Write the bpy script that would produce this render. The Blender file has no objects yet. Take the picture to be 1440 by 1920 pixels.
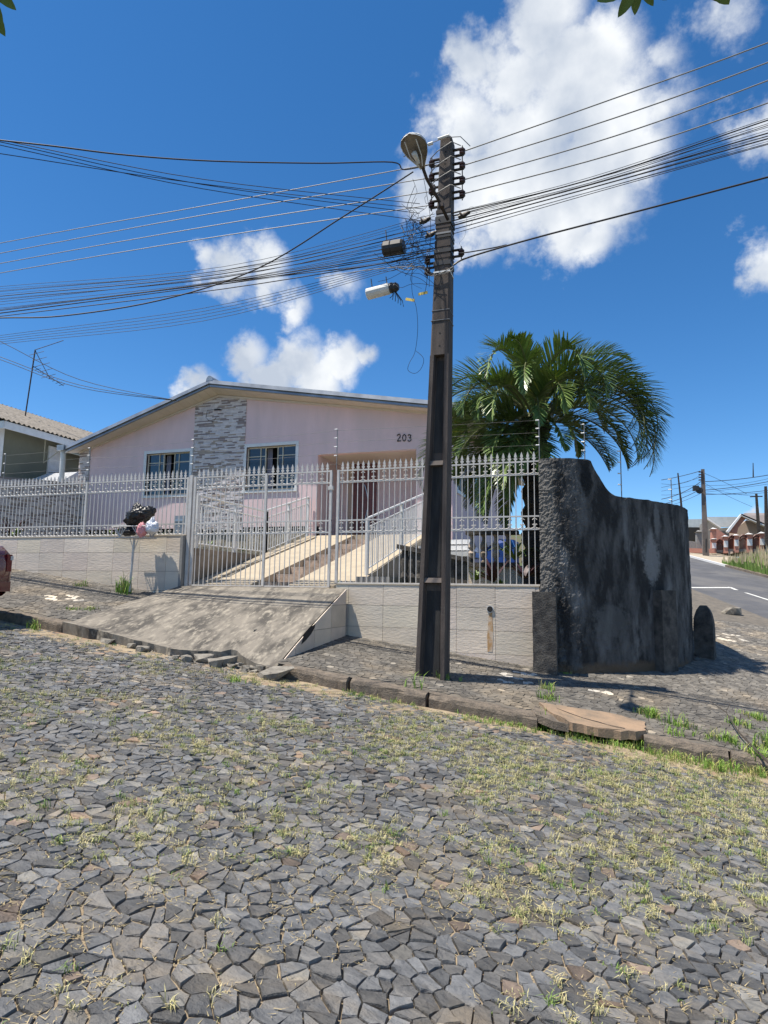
import bpy, bmesh, math, random
from mathutils import Vector, Matrix, noise
R = random.Random(7)
rad = math.radians
sc = bpy.context.scene
# ---------------------------------------------------------------- camera
F = 1200.0; A = rad(18.8); PITCH = math.atan(145/1200.0); RHO = 0.015; EYE = 1.55
cam_d = bpy.data.cameras.new('camera'); cam = bpy.data.objects.new('camera', cam_d)
sc.collection.objects.link(cam); sc.camera = cam
cam_d.sensor_fit = 'VERTICAL'; cam_d.sensor_height = 32; cam_d.lens = 32*F/1920
cam_d.clip_start = 0.05; cam_d.clip_end = 3000
cam.matrix_world = (Matrix.Translation((0, 0, EYE)) @ Matrix.Rotation(A, 4, 'Z') @
                    Matrix.Rotation(rad(90)+PITCH, 4, 'X') @ Matrix.Rotation(RHO, 4, 'Z'))
RM = cam.matrix_world.to_3x3()
def ray(px, py): return RM @ Vector(((px-720)/F, -(py-960)/F, -1.0))
def onY(px, py, Y):
    r = ray(px, py); t = Y/r.y; return Vector((r.x*t, Y, EYE+r.z*t))
def onX(px, py, X):
    r = ray(px, py); t = X/r.x; return Vector((X, r.y*t, EYE+r.z*t))
def onZ(px, py, z):
    r = ray(px, py); t = (z-EYE)/r.z; return Vector((r.x*t, r.y*t, z))
# ---------------------------------------------------------------- sky
SUNV = Vector((-.35, -.21, 1.0)).normalized()
world = bpy.data.worlds.new('World'); sc.world = world; world.use_nodes = True
nt = world.node_tree; nt.nodes.clear()
def N(nt, t, **k):
    n = nt.nodes.new(t)
    for a, v in k.items(): setattr(n, a, v)
    return n
def L(nt, a, b): nt.links.new(a, b)
sky = N(nt, 'ShaderNodeTexSky', sky_type='NISHITA', sun_disc=False)
sky.sun_elevation = math.asin(SUNV.z); sky.sun_rotation = math.atan2(SUNV.x, SUNV.y)
sky.altitude = 900; sky.air_density = 0.85; sky.dust_density = 0.1; sky.ozone_density = 3.0
SKYS = 0.105
tc = N(nt, 'ShaderNodeTexCoord')
def vm(op, a=None, b=None, s=None):
    n = N(nt, 'ShaderNodeVectorMath', operation=op)
    for i, v in enumerate((a, b)):
        if v is None: continue
        if isinstance(v, (tuple, Vector)): n.inputs[i].default_value = tuple(v)
        else: L(nt, v, n.inputs[i])
    if s is not None: n.inputs['Scale'].default_value = s
    return n
def ma(op, a, b=None, c=None, clamp=False):
    n = N(nt, 'ShaderNodeMath', operation=op); n.use_clamp = clamp
    for i, v in enumerate((a, b, c)):
        if v is None: continue
        if isinstance(v, (int, float)): n.inputs[i].default_value = v
        else: L(nt, v, n.inputs[i])
    return n.outputs[0]
D = vm('NORMALIZE', tc.outputs['Generated']).outputs[0]
n1 = N(nt, 'ShaderNodeTexNoise'); n1.inputs['Scale'].default_value = 7; n1.inputs['Detail'].default_value = 6; L(nt, D, n1.inputs['Vector'])
n1.inputs['Roughness'].default_value = .6
w0 = vm('SUBTRACT', n1.outputs['Color'], (.5, .5, .5)).outputs[0]
w1 = vm('SCALE', w0, s=.11).outputs[0]
DW = vm('ADD', D, w1).outputs[0]
blobs = [(1000,50,80,1),(1120,95,75,1),(1060,150,110,1),(965,170,85,1),(890,150,45,1),(870,235,75,1),(990,260,125,1),(1120,230,105,1),(1175,300,75,1),
 (1095,335,115,1),(980,345,110,1),(880,345,85,1),(800,370,60,.9),(1060,420,70,1),(1110,440,50,.95),(950,425,60,.8),(1235,200,60,.62),(890,460,45,.7),(1030,10,60,1),
 (440,522,46,.85),(500,500,48,.92),(545,560,36,.85),(390,505,34,.75),(490,540,32,.8),(655,530,30,.5),
 (458,648,40,.95),(560,665,52,1),(645,675,46,.95),(600,712,48,1),(510,695,50,1),(695,665,22,.7),(372,712,36,.9),(690,670,24,.8),
 (1440,480,52,1),(1430,235,55,.66),(1370,50,50,.38),(1406,938,13,1),(1424,962,16,1),(1378,968,14,1),(1240,120,40,.5)]
field = None
for (x, y, r, s) in blobs:
    c = ray(x, y).normalized()
    d = vm('DISTANCE', DW, c).outputs['Value']
    v = ma('MULTIPLY_ADD', d, -s/(r/1250*1.35), s)
    field = v if field is None else ma('MAXIMUM', field, v)
rr = random.Random(3)
for i in range(26):
    az = rr.uniform(0, 6.283); el = rr.uniform(.12, .9)
    c = Vector((math.sin(az)*math.cos(el), math.cos(az)*math.cos(el), math.sin(el)))
    if c.dot(RM @ Vector((0, 0, -1))) > .62: continue
    d = vm('DISTANCE', DW, c).outputs['Value']
    field = ma('MAXIMUM', field, ma('MULTIPLY_ADD', d, -1/rr.uniform(.08, .22), 1))
n2 = N(nt, 'ShaderNodeTexNoise'); n2.inputs['Scale'].default_value = 14; n2.inputs['Detail'].default_value = 9; n2.inputs['Roughness'].default_value = .62; L(nt, D, n2.inputs['Vector'])
f2 = ma('ADD', field, ma('MULTIPLY_ADD', n2.outputs['Fac'], 1.5, -.78))
mr = N(nt, 'ShaderNodeMapRange', interpolation_type='SMOOTHSTEP'); L(nt, f2, mr.inputs[0])
mr.inputs[1].default_value = .05; mr.inputs[2].default_value = .66
# cloud brightness: bright billows, greyer thick middles
n3 = N(nt, 'ShaderNodeTexNoise'); n3.inputs['Scale'].default_value = 9; n3.inputs['Detail'].default_value = 7; L(nt, vm('ADD', D, (.02, .01, .05)).outputs[0], n3.inputs['Vector'])
gr = N(nt, 'ShaderNodeMapRange'); L(nt, n3.outputs['Fac'], gr.inputs[0]); gr.inputs[1].default_value = .36; gr.inputs[2].default_value = .62
cr = N(nt, 'ShaderNodeMix', data_type='RGBA'); L(nt, gr.outputs[0], cr.inputs['Factor'])
cr.inputs['A'].default_value = (.38, .43, .51, 1); cr.inputs['B'].default_value = (.68, .70, .72, 1)
cm = vm('SCALE', cr.outputs['Result'], s=1/SKYS).outputs[0]
sat = N(nt, 'ShaderNodeHueSaturation'); sat.inputs['Hue'].default_value = .499; sat.inputs['Saturation'].default_value = 1.27; sat.inputs['Value'].default_value = 1.16; L(nt, sky.outputs[0], sat.inputs['Color'])
mx = N(nt, 'ShaderNodeMix', data_type='RGBA'); L(nt, mr.outputs[0], mx.inputs['Factor'])
L(nt, sat.outputs[0], mx.inputs['A']); L(nt, cm, mx.inputs['B'])
bg = N(nt, 'ShaderNodeBackground'); bg.inputs['Strength'].default_value = SKYS; L(nt, mx.outputs['Result'], bg.inputs['Color'])
wo = N(nt, 'ShaderNodeOutputWorld'); L(nt, bg.outputs[0], wo.inputs[0])
sun_d = bpy.data.lights.new('sun', 'SUN'); sun = bpy.data.objects.new('sun', sun_d); sc.collection.objects.link(sun)
sun_d.energy = 5.0; sun_d.angle = rad(.5); sun_d.color = (1, .93, .82)
sun.rotation_euler = SUNV.to_track_quat('Z', 'Y').to_euler(); sun.location = (0, 0, 40)
sc.view_settings.view_transform = 'Standard'; sc.view_settings.look = 'None'
sc.view_settings.exposure = 0.54; sc.view_settings.gamma = 1.0; sc.view_settings.use_curve_mapping = False
sc.cycles.use_denoising = True
sc.cycles.max_bounces = 6; sc.cycles.transparent_max_bounces = 12
# ---------------------------------------------------------------- materials
def mat(name, c1, c2=None, scale=3.0, rough=.8, bump=0.0, bscale=40.0, metal=0.0, tint=False, c3=None, s3=1.0, lo3=.5, hi3=.62,
        stretch=None, detail=6, spec=None, trans=0.0, lo=.35, hi=.65, vor=None, bdist=.01, coat=0):
    m = bpy.data.materials.new(name); m.use_nodes = True; t = m.node_tree
    b = t.nodes['Principled BSDF']; b.inputs['Roughness'].default_value = rough; b.inputs['Metallic'].default_value = metal
    if spec is not None: b.inputs['Specular IOR Level'].default_value = spec
    if coat: b.inputs['Coat Weight'].default_value = coat
    if trans: b.inputs['Transmission Weight'].default_value = trans
    tcn = N(t, 'ShaderNodeTexCoord'); mp = N(t, 'ShaderNodeMapping'); L(t, tcn.outputs['Object'], mp.inputs[0])
    if stretch: mp.inputs['Scale'].default_value = stretch
    def nz(s, d=detail, r=.6):
        n = N(t, 'ShaderNodeTexNoise'); n.inputs['Scale'].default_value = s; n.inputs['Detail'].default_value = d
        n.inputs['Roughness'].default_value = r; L(t, mp.outputs[0], n.inputs['Vector']); return n.outputs['Fac']
    def mixc(fac, a, bb, lo_, hi_, blend='MIX'):
        r = N(t, 'ShaderNodeMapRange'); L(t, fac, r.inputs[0]); r.inputs[1].default_value = lo_; r.inputs[2].default_value = hi_
        x = N(t, 'ShaderNodeMix', data_type='RGBA', blend_type=blend); L(t, r.outputs[0], x.inputs['Factor'])
        for k, v in (('A', a), ('B', bb)):
            if isinstance(v, tuple): x.inputs[k].default_value = (*v, 1)
            else: L(t, v, x.inputs[k])
        return x.outputs['Result']
    col = c1
    if c2: col = mixc(nz(scale), c1, c2, lo, hi)
    if c3: col = mixc(nz(s3, 8), col, c3, lo3, hi3)
    if tint:
        at = N(t, 'ShaderNodeAttribute', attribute_name='tint')
        x = N(t, 'ShaderNodeMix', data_type='RGBA', blend_type='MULTIPLY'); x.inputs['Factor'].default_value = 1
        if isinstance(col, tuple): x.inputs['A'].default_value = (*col, 1)
        else: L(t, col, x.inputs['A'])
        L(t, at.outputs['Color'], x.inputs['B']); col = x.outputs['Result']
    if isinstance(col, tuple): b.inputs['Base Color'].default_value = (*col, 1)
    else: L(t, col, b.inputs['Base Color'])
    if bump:
        bn = N(t, 'ShaderNodeBump'); bn.inputs['Strength'].default_value = bump; bn.inputs['Distance'].default_value = bdist
        h = nz(bscale, 5, .65)
        if vor:
            v = N(t, 'ShaderNodeTexVoronoi', feature='DISTANCE_TO_EDGE'); v.inputs['Scale'].default_value = vor; L(t, mp.outputs[0], v.inputs['Vector'])
            r = N(t, 'ShaderNodeMapRange'); L(t, v.outputs['Distance'], r.inputs[0]); r.inputs[2].default_value = .12
            mm = N(t, 'ShaderNodeMath', operation='MULTIPLY_ADD'); L(t, r.outputs[0], mm.inputs[0]); mm.inputs[1].default_value = 1.0; L(t, h, mm.inputs[2]); h = mm.outputs[0]
        L(t, h, bn.inputs['Height']); L(t, bn.outputs[0], b.inputs['Normal'])
    m['_t'] = 1
    return m
M = {}
M['basalt'] = mat('basalt', (.52,.52,.52), (.95,.93,.90), 11, .6, 1.0, 30, tint=True, c3=(1.25,1.05,.80), s3=1.6, lo3=.52, hi3=.7, bdist=.016, stretch=(1,1.8,1))
M['paver'] = mat('small_paver', (.55,.54,.53), (.95,.93,.9), 8, .85, .5, 60, tint=True, c3=(1.25,1.1,.9), s3=.9, lo3=.5, hi3=.66)
M['sand'] = mat('joint_sand', (.36,.285,.19), (.22,.17,.115), 6, .95, .8, 90, c3=(.30,.19,.12), s3=3, lo3=.56, hi3=.7)
M['pavebase'] = mat('pavement_joint', (.17,.145,.115), (.10,.09,.075), 6, .95, .5, 90)
M['farcobble'] = mat('worn_cobble', (.12,.12,.12), (.20,.18,.15), 5, .9, 1.0, 60, vor=9)
M['soil'] = mat('earth', (.12,.08,.05), (.07,.10,.03), 1.2, .95, .6, 20)
M['asphalt'] = mat('asphalt', (.105,.105,.11), (.075,.075,.08), 1.5, .9, .5, 250, c3=(.13,.125,.12), s3=.4, bdist=.004)
M['mark'] = mat('road_paint', (.72,.71,.66), (.5,.5,.47), 14, .8)
M['kerb'] = mat('kerb_stone', (.23,.185,.14), (.12,.10,.08), 14, .95, 1.0, 60, c3=(.07,.06,.05), s3=3, lo3=.55, hi3=.75, bdist=.02)
M['ramp'] = mat('stained_concrete', (.215,.19,.155), (.075,.067,.057), 1.7, .92, .8, 45, c3=(.31,.275,.22), s3=8, lo3=.5, hi3=.68, stretch=(2.0,.8,1), lo=.42, hi=.60, bdist=.006)
M['rubble'] = mat('broken_concrete', (.30,.275,.23), (.15,.135,.115), 9, .95, .9, 50, bdist=.02)
M['lid'] = mat('concrete_lid', (.33,.225,.145), (.20,.15,.105), 4, .9, .7, 50, c3=(.13,.10,.08), s3=2, lo3=.55, hi3=.7)
M['tile'] = mat('ridged_tile', (.70,.605,.50), (.58,.51,.43), 3, .6, .6, 24, tint=True, stretch=(.5,1,1.6), bdist=.010)
M['grout'] = mat('grout', (.22,.18,.14), (.12,.10,.08), 10, .95)
M['pink'] = mat('pink_render', (.79,.59,.585), (.73,.545,.54), 2.5, .9, .5, 55, stretch=(1.6,1.6,.35), bdist=.006, c3=(.67,.52,.51), s3=.7, lo3=.48, hi3=.66)
M['white'] = mat('white_paint', (.75,.75,.74), (.66,.66,.65), 6, .5)
M['gatepaint'] = mat('gate_paint', (.58,.56,.53), (.47,.45,.425), 9, .45, c3=(.34,.25,.19), s3=12, lo3=.68, hi3=.78)
M['strip'] = mat('stacked_stone', (.75,.72,.72), (.95,.93,.92), 7, .75, .5, 60, tint=True)
M['soffit'] = mat('pvc_soffit', (.66,.57,.48), (.60,.52,.44), 2, .5)
M['zinc'] = mat('galvanised_steel', (.36,.38,.40), (.24,.26,.28), 3, .38, metal=.6)
M['dark'] = mat('dark_gap', (.02,.02,.02), rough=.9)
M['found'] = mat('rough_foundation', (.42,.37,.29), (.15,.13,.10), 9, .95, 1, 30, bdist=.03)
M['bandconc'] = mat('ramp_concrete', (.45,.38,.28), (.37,.315,.235), 4, .85, .3, 60)
M['granite'] = mat('granite_block', (.52,.42,.34), (.30,.25,.21), 12, .85, .6, 40, tint=True)
M['oldplaster'] = mat('stained_plaster', (.33,.27,.21), (.18,.145,.11), 3, .9, .5, 30)
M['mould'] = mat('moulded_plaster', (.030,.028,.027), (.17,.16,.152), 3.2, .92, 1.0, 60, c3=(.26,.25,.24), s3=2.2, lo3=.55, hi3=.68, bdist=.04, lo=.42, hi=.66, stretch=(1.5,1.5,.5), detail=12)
M['mould2'] = mat('blackened_concrete', (.035,.032,.030), (.12,.108,.094), 8, .95, 1, 45, bdist=.02)
M['pole'] = mat('weathered_pole_concrete', (.060,.046,.040), (.105,.085,.074), 3, .9, .5, 60, stretch=(3,3,.6), c3=(.022,.02,.019), s3=1.4, lo3=.5, hi3=.7)
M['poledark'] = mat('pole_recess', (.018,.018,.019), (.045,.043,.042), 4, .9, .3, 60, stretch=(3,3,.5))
M['iron'] = mat('rusty_iron', (.06,.045,.04), (.035,.03,.03), 20, .7, metal=.4)
M['porcelain'] = mat('brown_porcelain', (.045,.02,.017), rough=.2)
M['alu'] = mat('aluminium_wire', (.22,.22,.22), rough=.5, metal=.4)
M['cable'] = mat('black_cable', (.018,.018,.02), rough=.5)
M['blackplastic'] = mat('black_plastic', (.012,.012,.013), (.022,.022,.024), 8, .5)
M['greyplastic'] = mat('grey_plastic', (.62,.62,.60), (.5,.5,.48), 6, .5)
M['lampbody'] = mat('lamp_reflector', (.20,.18,.15), (.11,.10,.085), 8, .45, metal=.3)
M['lampwhite'] = mat('lamp_shell', (.75,.75,.73), rough=.5)
M['yellow'] = mat('yellow_tag', (.75,.55,.12), rough=.6)
M['glass'] = mat('dark_window_glass', (.02,.03,.045), rough=.06, spec=.8)
M['curtain'] = mat('curtain', (.42,.42,.50), (.30,.30,.37), 4, .95, .3, 6, stretch=(6,1,.2))
M['frame'] = mat('window_frame_paint', (.62,.58,.46), (.5,.45,.34), 10, .5)
M['door'] = mat('mahogany_door', (.17,.045,.035), (.10,.03,.028), 5, .4, stretch=(1,1,8))
M['porchwall'] = mat('porch_render', (.66,.53,.54), (.60,.49,.50), 3, .9, .3, 50)
M['black'] = mat('black_metal', (.02,.02,.02), rough=.4)
M['steel'] = mat('brushed_steel', (.5,.5,.5), rough=.3, metal=.9)
M['bagblack'] = mat('black_bin_bag', (.012,.012,.014), rough=.38, bump=.35, bscale=9, bdist=.02)
M['bagwhite'] = mat('white_carrier_bag', (.75,.76,.8), (.62,.63,.7), 12, .4, .6, 20, bdist=.02)
M['bagpink'] = mat('pink_carrier_bag', (.75,.32,.33), (.62,.24,.26), 12, .45, .5, 20, bdist=.02)
M['frond'] = mat('palm_leaflet', (.10,.175,.045), (.20,.27,.09), 4, .34, tint=True, spec=.6)
M['rachis'] = mat('palm_rachis', (.16,.17,.07), rough=.6)
M['trunk'] = mat('palm_trunk', (.06,.048,.04), (.02,.017,.015), 9, .95, 1, 20, bdist=.04)
M['grass'] = mat('grass_blades', (1,1,1), (.75,.8,.7), 6, .7, tint=True)
M['leaf'] = mat('green_leaf', (.055,.12,.02), (.09,.17,.035), 20, .5)
M['redleaf'] = mat('purple_leaf', (.075,.03,.035), (.035,.018,.022), 8, .5)
M['green2'] = mat('shrub_leaf', (.06,.14,.02), (.17,.24,.05), 9, .55)
M['blue'] = mat('blue_tarpaulin', (.008,.05,.26), (.01,.07,.34), 3, .5)
M['blue2'] = mat('bright_blue_plastic', (.02,.25,.75), rough=.4)
M['nwall'] = mat('olive_render', (.185,.185,.135), (.165,.165,.12), 3, .9)
M['fibre'] = mat('fibre_cement', (.27,.24,.205), (.17,.15,.125), 7, .95, .6, 40, c3=(.11,.10,.09), s3=5, lo3=.58, hi3=.68)
M['awning'] = mat('cream_awning', (.55,.50,.36), (.45,.41,.30), 5, .6)
M['pvc'] = mat('white_pvc_pipe', (.62,.63,.62), rough=.4)
M['carred'] = mat('dark_red_car_paint', (.10,.006,.010), rough=.22, coat=1)
M['carwhite'] = mat('white_car_paint', (.75,.76,.78), rough=.25, coat=1)
M['tyre'] = mat('tyre_rubber', (.02,.02,.02), rough=.85)
M['light_red'] = mat('tail_lamp', (.13,.008,.010), rough=.2)
M['light_clear'] = mat('clear_lamp', (.5,.5,.5), rough=.15)
M['salmon'] = mat('salmon_wall', (.48,.22,.16), (.42,.20,.15), 3, .85)
M['beige'] = mat('beige_render', (.46,.36,.29), (.42,.33,.27), 2, .9)
M['greyrender'] = mat('grey_render', (.26,.25,.235), (.2,.195,.185), 2, .9, .3, 30)
M['khaki'] = mat('khaki_gable', (.30,.29,.2), rough=.9)
M['tinroof'] = mat('whitened_roof', (.50,.54,.54), (.42,.46,.46), 4, .7)
M['rooftile'] = mat('grey_roof_tile', (.26,.22,.20), (.20,.17,.16), 5, .85)
M['wrought'] = mat('wrought_gate', (.11,.045,.035), rough=.5)
M['weed'] = mat('roadside_weed', (1,1,1), rough=.7, tint=True)
M['stem'] = mat('dry_stem', (.05,.04,.03), rough=.8)
M['farpole'] = mat('far_pole_concrete', (.16,.13,.115), (.10,.085,.075), 2, .9)
M['mortar'] = mat('stain_orange', (.46,.27,.12), (.58,.47,.36), 7, .8, lo=.42, hi=.58)
def patch(m, c, rad3, col, nscale=6, namp=.9, soft=.35, strength=1):
    t = m.node_tree; b = t.nodes['Principled BSDF']; src = b.inputs['Base Color'].links[0].from_socket
    tcn = N(t, 'ShaderNodeTexCoord'); a = N(t, 'ShaderNodeVectorMath', operation='SUBTRACT'); L(t, tcn.outputs['Object'], a.inputs[0]); a.inputs[1].default_value = c
    d = N(t, 'ShaderNodeVectorMath', operation='DIVIDE'); L(t, a.outputs[0], d.inputs[0]); d.inputs[1].default_value = rad3
    l = N(t, 'ShaderNodeVectorMath', operation='LENGTH'); L(t, d.outputs[0], l.inputs[0])
    n = N(t, 'ShaderNodeTexNoise'); n.inputs['Scale'].default_value = nscale; n.inputs['Detail'].default_value = 10; n.inputs['Roughness'].default_value = .7; L(t, tcn.outputs['Object'], n.inputs['Vector'])
    q = N(t, 'ShaderNodeMath', operation='MULTIPLY_ADD'); L(t, n.outputs['Fac'], q.inputs[0]); q.inputs[1].default_value = namp*2; L(t, l.outputs['Value'], q.inputs[2])
    r = N(t, 'ShaderNodeMapRange'); L(t, q.outputs[0], r.inputs[0]); r.inputs[1].default_value = 1+namp; r.inputs[2].default_value = 1+namp-soft; r.inputs[4].default_value = strength
    x = N(t, 'ShaderNodeMix', data_type='RGBA'); L(t, r.outputs[0], x.inputs['Factor']); L(t, src, x.inputs['A']); x.inputs['B'].default_value = (*col, 1)
    L(t, x.outputs['Result'], b.inputs['Base Color'])
def at_w(px, py, Y): p = onY(px, py, Y); return tuple(p)
patch(M['mould'], at_w(1222, 1050, 10.6), (.22, .22, .42), (.33, .32, .31), 13, .8, strength=.8)
patch(M['mould'], at_w(1232, 975, 10.7), (.07, .09, .36), (.20, .195, .19), 9, .6)
patch(M['mould'], at_w(1150, 1165, 10.0), (.42, .35, .30), (.17, .165, .155), 11, .9, strength=.55)
patch(M['mould'], at_w(1098, 900, 9.8), (.10, .2, .3), (.012, .012, .012), 8, .8)
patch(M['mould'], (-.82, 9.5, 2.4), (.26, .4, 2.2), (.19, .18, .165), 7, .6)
patch(M['mould'], (.3, 10.1, .35), (2.5, 2.5, .22), (.16, .11, .07), 5, .6)
# ---------------------------------------------------------------- geometry helpers
class MB:
    def __init__(s): s.v = []; s.f = []; s.t = []
    def add(s, vs, fs, tint=None, mtx=None):
        o = len(s.v)
        s.v += [tuple(mtx @ Vector(p)) if mtx is not None else tuple(p) for p in vs]
        s.f += [tuple(i+o for i in f) for f in fs]; s.t += [tint or (1, 1, 1)]*len(fs)
        return s
    def box(s, x0, x1, y0, y1, z0, z1, tint=None, mtx=None):
        v = [(x0,y0,z0),(x1,y0,z0),(x1,y1,z0),(x0,y1,z0),(x0,y0,z1),(x1,y0,z1),(x1,y1,z1),(x0,y1,z1)]
        return s.add(v, [(3,2,1,0),(4,5,6,7),(0,1,5,4),(1,2,6,5),(2,3,7,6),(3,0,4,7)], tint, mtx)
    def hexa(s, p, tint=None):  # 8 pts: bottom 4, top 4
        return s.add(p, [(3,2,1,0),(4,5,6,7),(0,1,5,4),(1,2,6,5),(2,3,7,6),(3,0,4,7)], tint)
    def prism(s, poly, d, tint=None):  # poly of 3d points extruded by vector d
        n = len(poly); d = Vector(d); v = [tuple(p) for p in poly]+[tuple(Vector(p)+d) for p in poly]
        f = [tuple(range(n-1, -1, -1)), tuple(range(n, 2*n))]+[(i, (i+1) % n, (i+1) % n+n, i+n) for i in range(n)]
        return s.add(v, f, tint)
    def tube(s, pts, r, n=6, tint=None, cap=True):
        pts = [Vector(p) for p in pts]; vs = []; fs = []; m = len(pts)
        for i, p in enumerate(pts):
            d = (pts[min(i+1, m-1)]-pts[max(i-1, 0)])
            if d.length < 1e-9: d = Vector((0, 0, 1))
            d.normalize(); u = d.orthogonal() if abs(d.z) > .95 else d.cross(Vector((0, 0, 1)))
            if abs(d.z) > .95: u = Vector((1, 0, 0)) - d*d.x
            u.normalize(); w = d.cross(u); rr_ = r[i] if isinstance(r, (list, tuple)) else r
            for k in range(n):
                a = 6.28318*k/n; vs.append(p+(u*math.cos(a)+w*math.sin(a))*rr_)
        for i in range(m-1):
            for k in range(n): fs.append((i*n+k, i*n+(k+1) % n, (i+1)*n+(k+1) % n, (i+1)*n+k))
        if cap: fs += [tuple(range(n-1, -1, -1)), tuple((m-1)*n+k for k in range(n))]
        return s.add(vs, fs, tint)
    def lathe(s, c, prof, n=12, axis='Z', tint=None):
        c = Vector(c); vs = []; fs = []
        for (r_, h) in prof:
            for k in range(n):
                a = 6.28318*k/n
                q = Vector((r_*math.cos(a), r_*math.sin(a), h))
                if axis == 'X': q = Vector((q.z, q.x, q.y))
                elif axis == 'Y': q = Vector((q.x, q.z, q.y))
                vs.append(c+q)
        m = len(prof)
        for i in range(m-1):
            for k in range(n): fs.append((i*n+k, i*n+(k+1) % n, (i+1)*n+(k+1) % n, (i+1)*n+k))
        fs += [tuple(range(n-1, -1, -1)), tuple((m-1)*n+k for k in range(n))]
        return s.add(vs, fs, tint)
    def mesh(s, name, m, smooth=False, fix=True):
        me = bpy.data.meshes.new(name); me.from_pydata(s.v, [], s.f)
        me.materials.append(m)
        if any(t != (1, 1, 1) for t in s.t) or '_tn' in m or True:
            a = me.attributes.new('tint', 'FLOAT_COLOR', 'FACE')
            buf = []
            for t in s.t: buf += [t[0], t[1], t[2], 1]
            a.data.foreach_set('color', buf)
        if fix and len(s.f) < 30000:
            bm = bmesh.new(); bm.from_mesh(me); bmesh.ops.recalc_face_normals(bm, faces=bm.faces); bm.to_mesh(me); bm.free()
        if smooth: me.polygons.foreach_set('use_smooth', [True]*len(me.polygons))
        me.update(); return me
    def obj(s, name, m, parent=None, smooth=False, fix=True, label=None, cat=None, group=None, kind=None):
        return link(name, s.mesh(name, m, smooth, fix), parent, label, cat, group, kind)
def link(name, me, parent=None, label=None, cat=None, group=None, kind=None):
    o = bpy.data.objects.new(name, me); sc.collection.objects.link(o)
    if parent is not None:
        o.parent = parent; o.matrix_parent_inverse = PINV[parent.name]
        if me is not None: PINV[o.name] = PINV[parent.name] if False else Matrix()
    else: PINV[o.name] = Matrix()
    if parent is not None: PINV[o.name] = Matrix()
    tag(o, label, cat, group, kind); return o
PINV = {}
def tag(o, label=None, cat=None, group=None, kind=None):
    for k, v in (('label', label), ('category', cat), ('group', group), ('kind', kind)):
        if v: o[k] = v
    return o
def thing(name, loc, label, cat, group=None, kind=None):
    o = bpy.data.objects.new(name, None); sc.collection.objects.link(o); o.location = loc; o.empty_display_size = .2
    PINV[o.name] = Matrix.Translation(-Vector(loc))
    return tag(o, label, cat, group, kind)
def copy_thing(root, delta, label=None):
    r = root.copy(); sc.collection.objects.link(r); r.location = root.location+Vector(delta)
    if label: r['label'] = label
    for ch in root.children:
        c = ch.copy(); sc.collection.objects.link(c); c.parent = r; c.matrix_parent_inverse = ch.matrix_parent_inverse.copy()
        for g in ch.children:
            d = g.copy(); sc.collection.objects.link(d); d.parent = c; d.matrix_parent_inverse = g.matrix_parent_inverse.copy()
    return r
def voronoi(x0, x1, y0, y1, s, jit, keep, seed):
    r = random.Random(seed); nx = int((x1-x0)/s)+2; ny = int((y1-y0)/s)+2; P = {}
    for i in range(nx):
        for j in range(ny):
            P[i, j] = (x0+(i+.5*(j % 2)+r.uniform(-jit, jit))*s, y0+(j+r.uniform(-jit, jit))*s)
    out = []
    for (i, j), (cx, cy) in P.items():
        if not keep(cx, cy): continue
        poly = [(cx-2*s, cy-2*s), (cx+2*s, cy-2*s), (cx+2*s, cy+2*s), (cx-2*s, cy+2*s)]
        for di in range(-2, 3):
            for dj in range(-2, 3):
                q = P.get((i+di, j+dj))
                if q is None or (di == 0 and dj == 0): continue
                mx_, my_ = (cx+q[0])/2, (cy+q[1])/2; nx_, ny_ = q[0]-cx, q[1]-cy
                new = []; n = len(poly)
                ds = [(p[0]-mx_)*nx_+(p[1]-my_)*ny_ for p in poly]
                if max(ds) <= 0: continue
                for k in range(n):
                    a, b = poly[k], poly[(k+1) % n]; da, db = ds[k], ds[(k+1) % n]
                    if da <= 0: new.append(a)
                    if (da < 0 < db) or (db < 0 < da):
                        t = da/(da-db); new.append((a[0]+(b[0]-a[0])*t, a[1]+(b[1]-a[1])*t))
                poly = new
                if len(poly) < 3: break
        if len(poly) < 3: continue
        # merge short edges
        q = []
        for k in range(len(poly)):
            a, b = poly[k], poly[k-1]
            if math.hypot(a[0]-b[0], a[1]-b[1]) > .13*s: q.append(a)
        if len(q) >= 3: out.append(((cx, cy), q))
    return out
def mean_jag(poly): return poly[0][1] < 7.15
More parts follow.
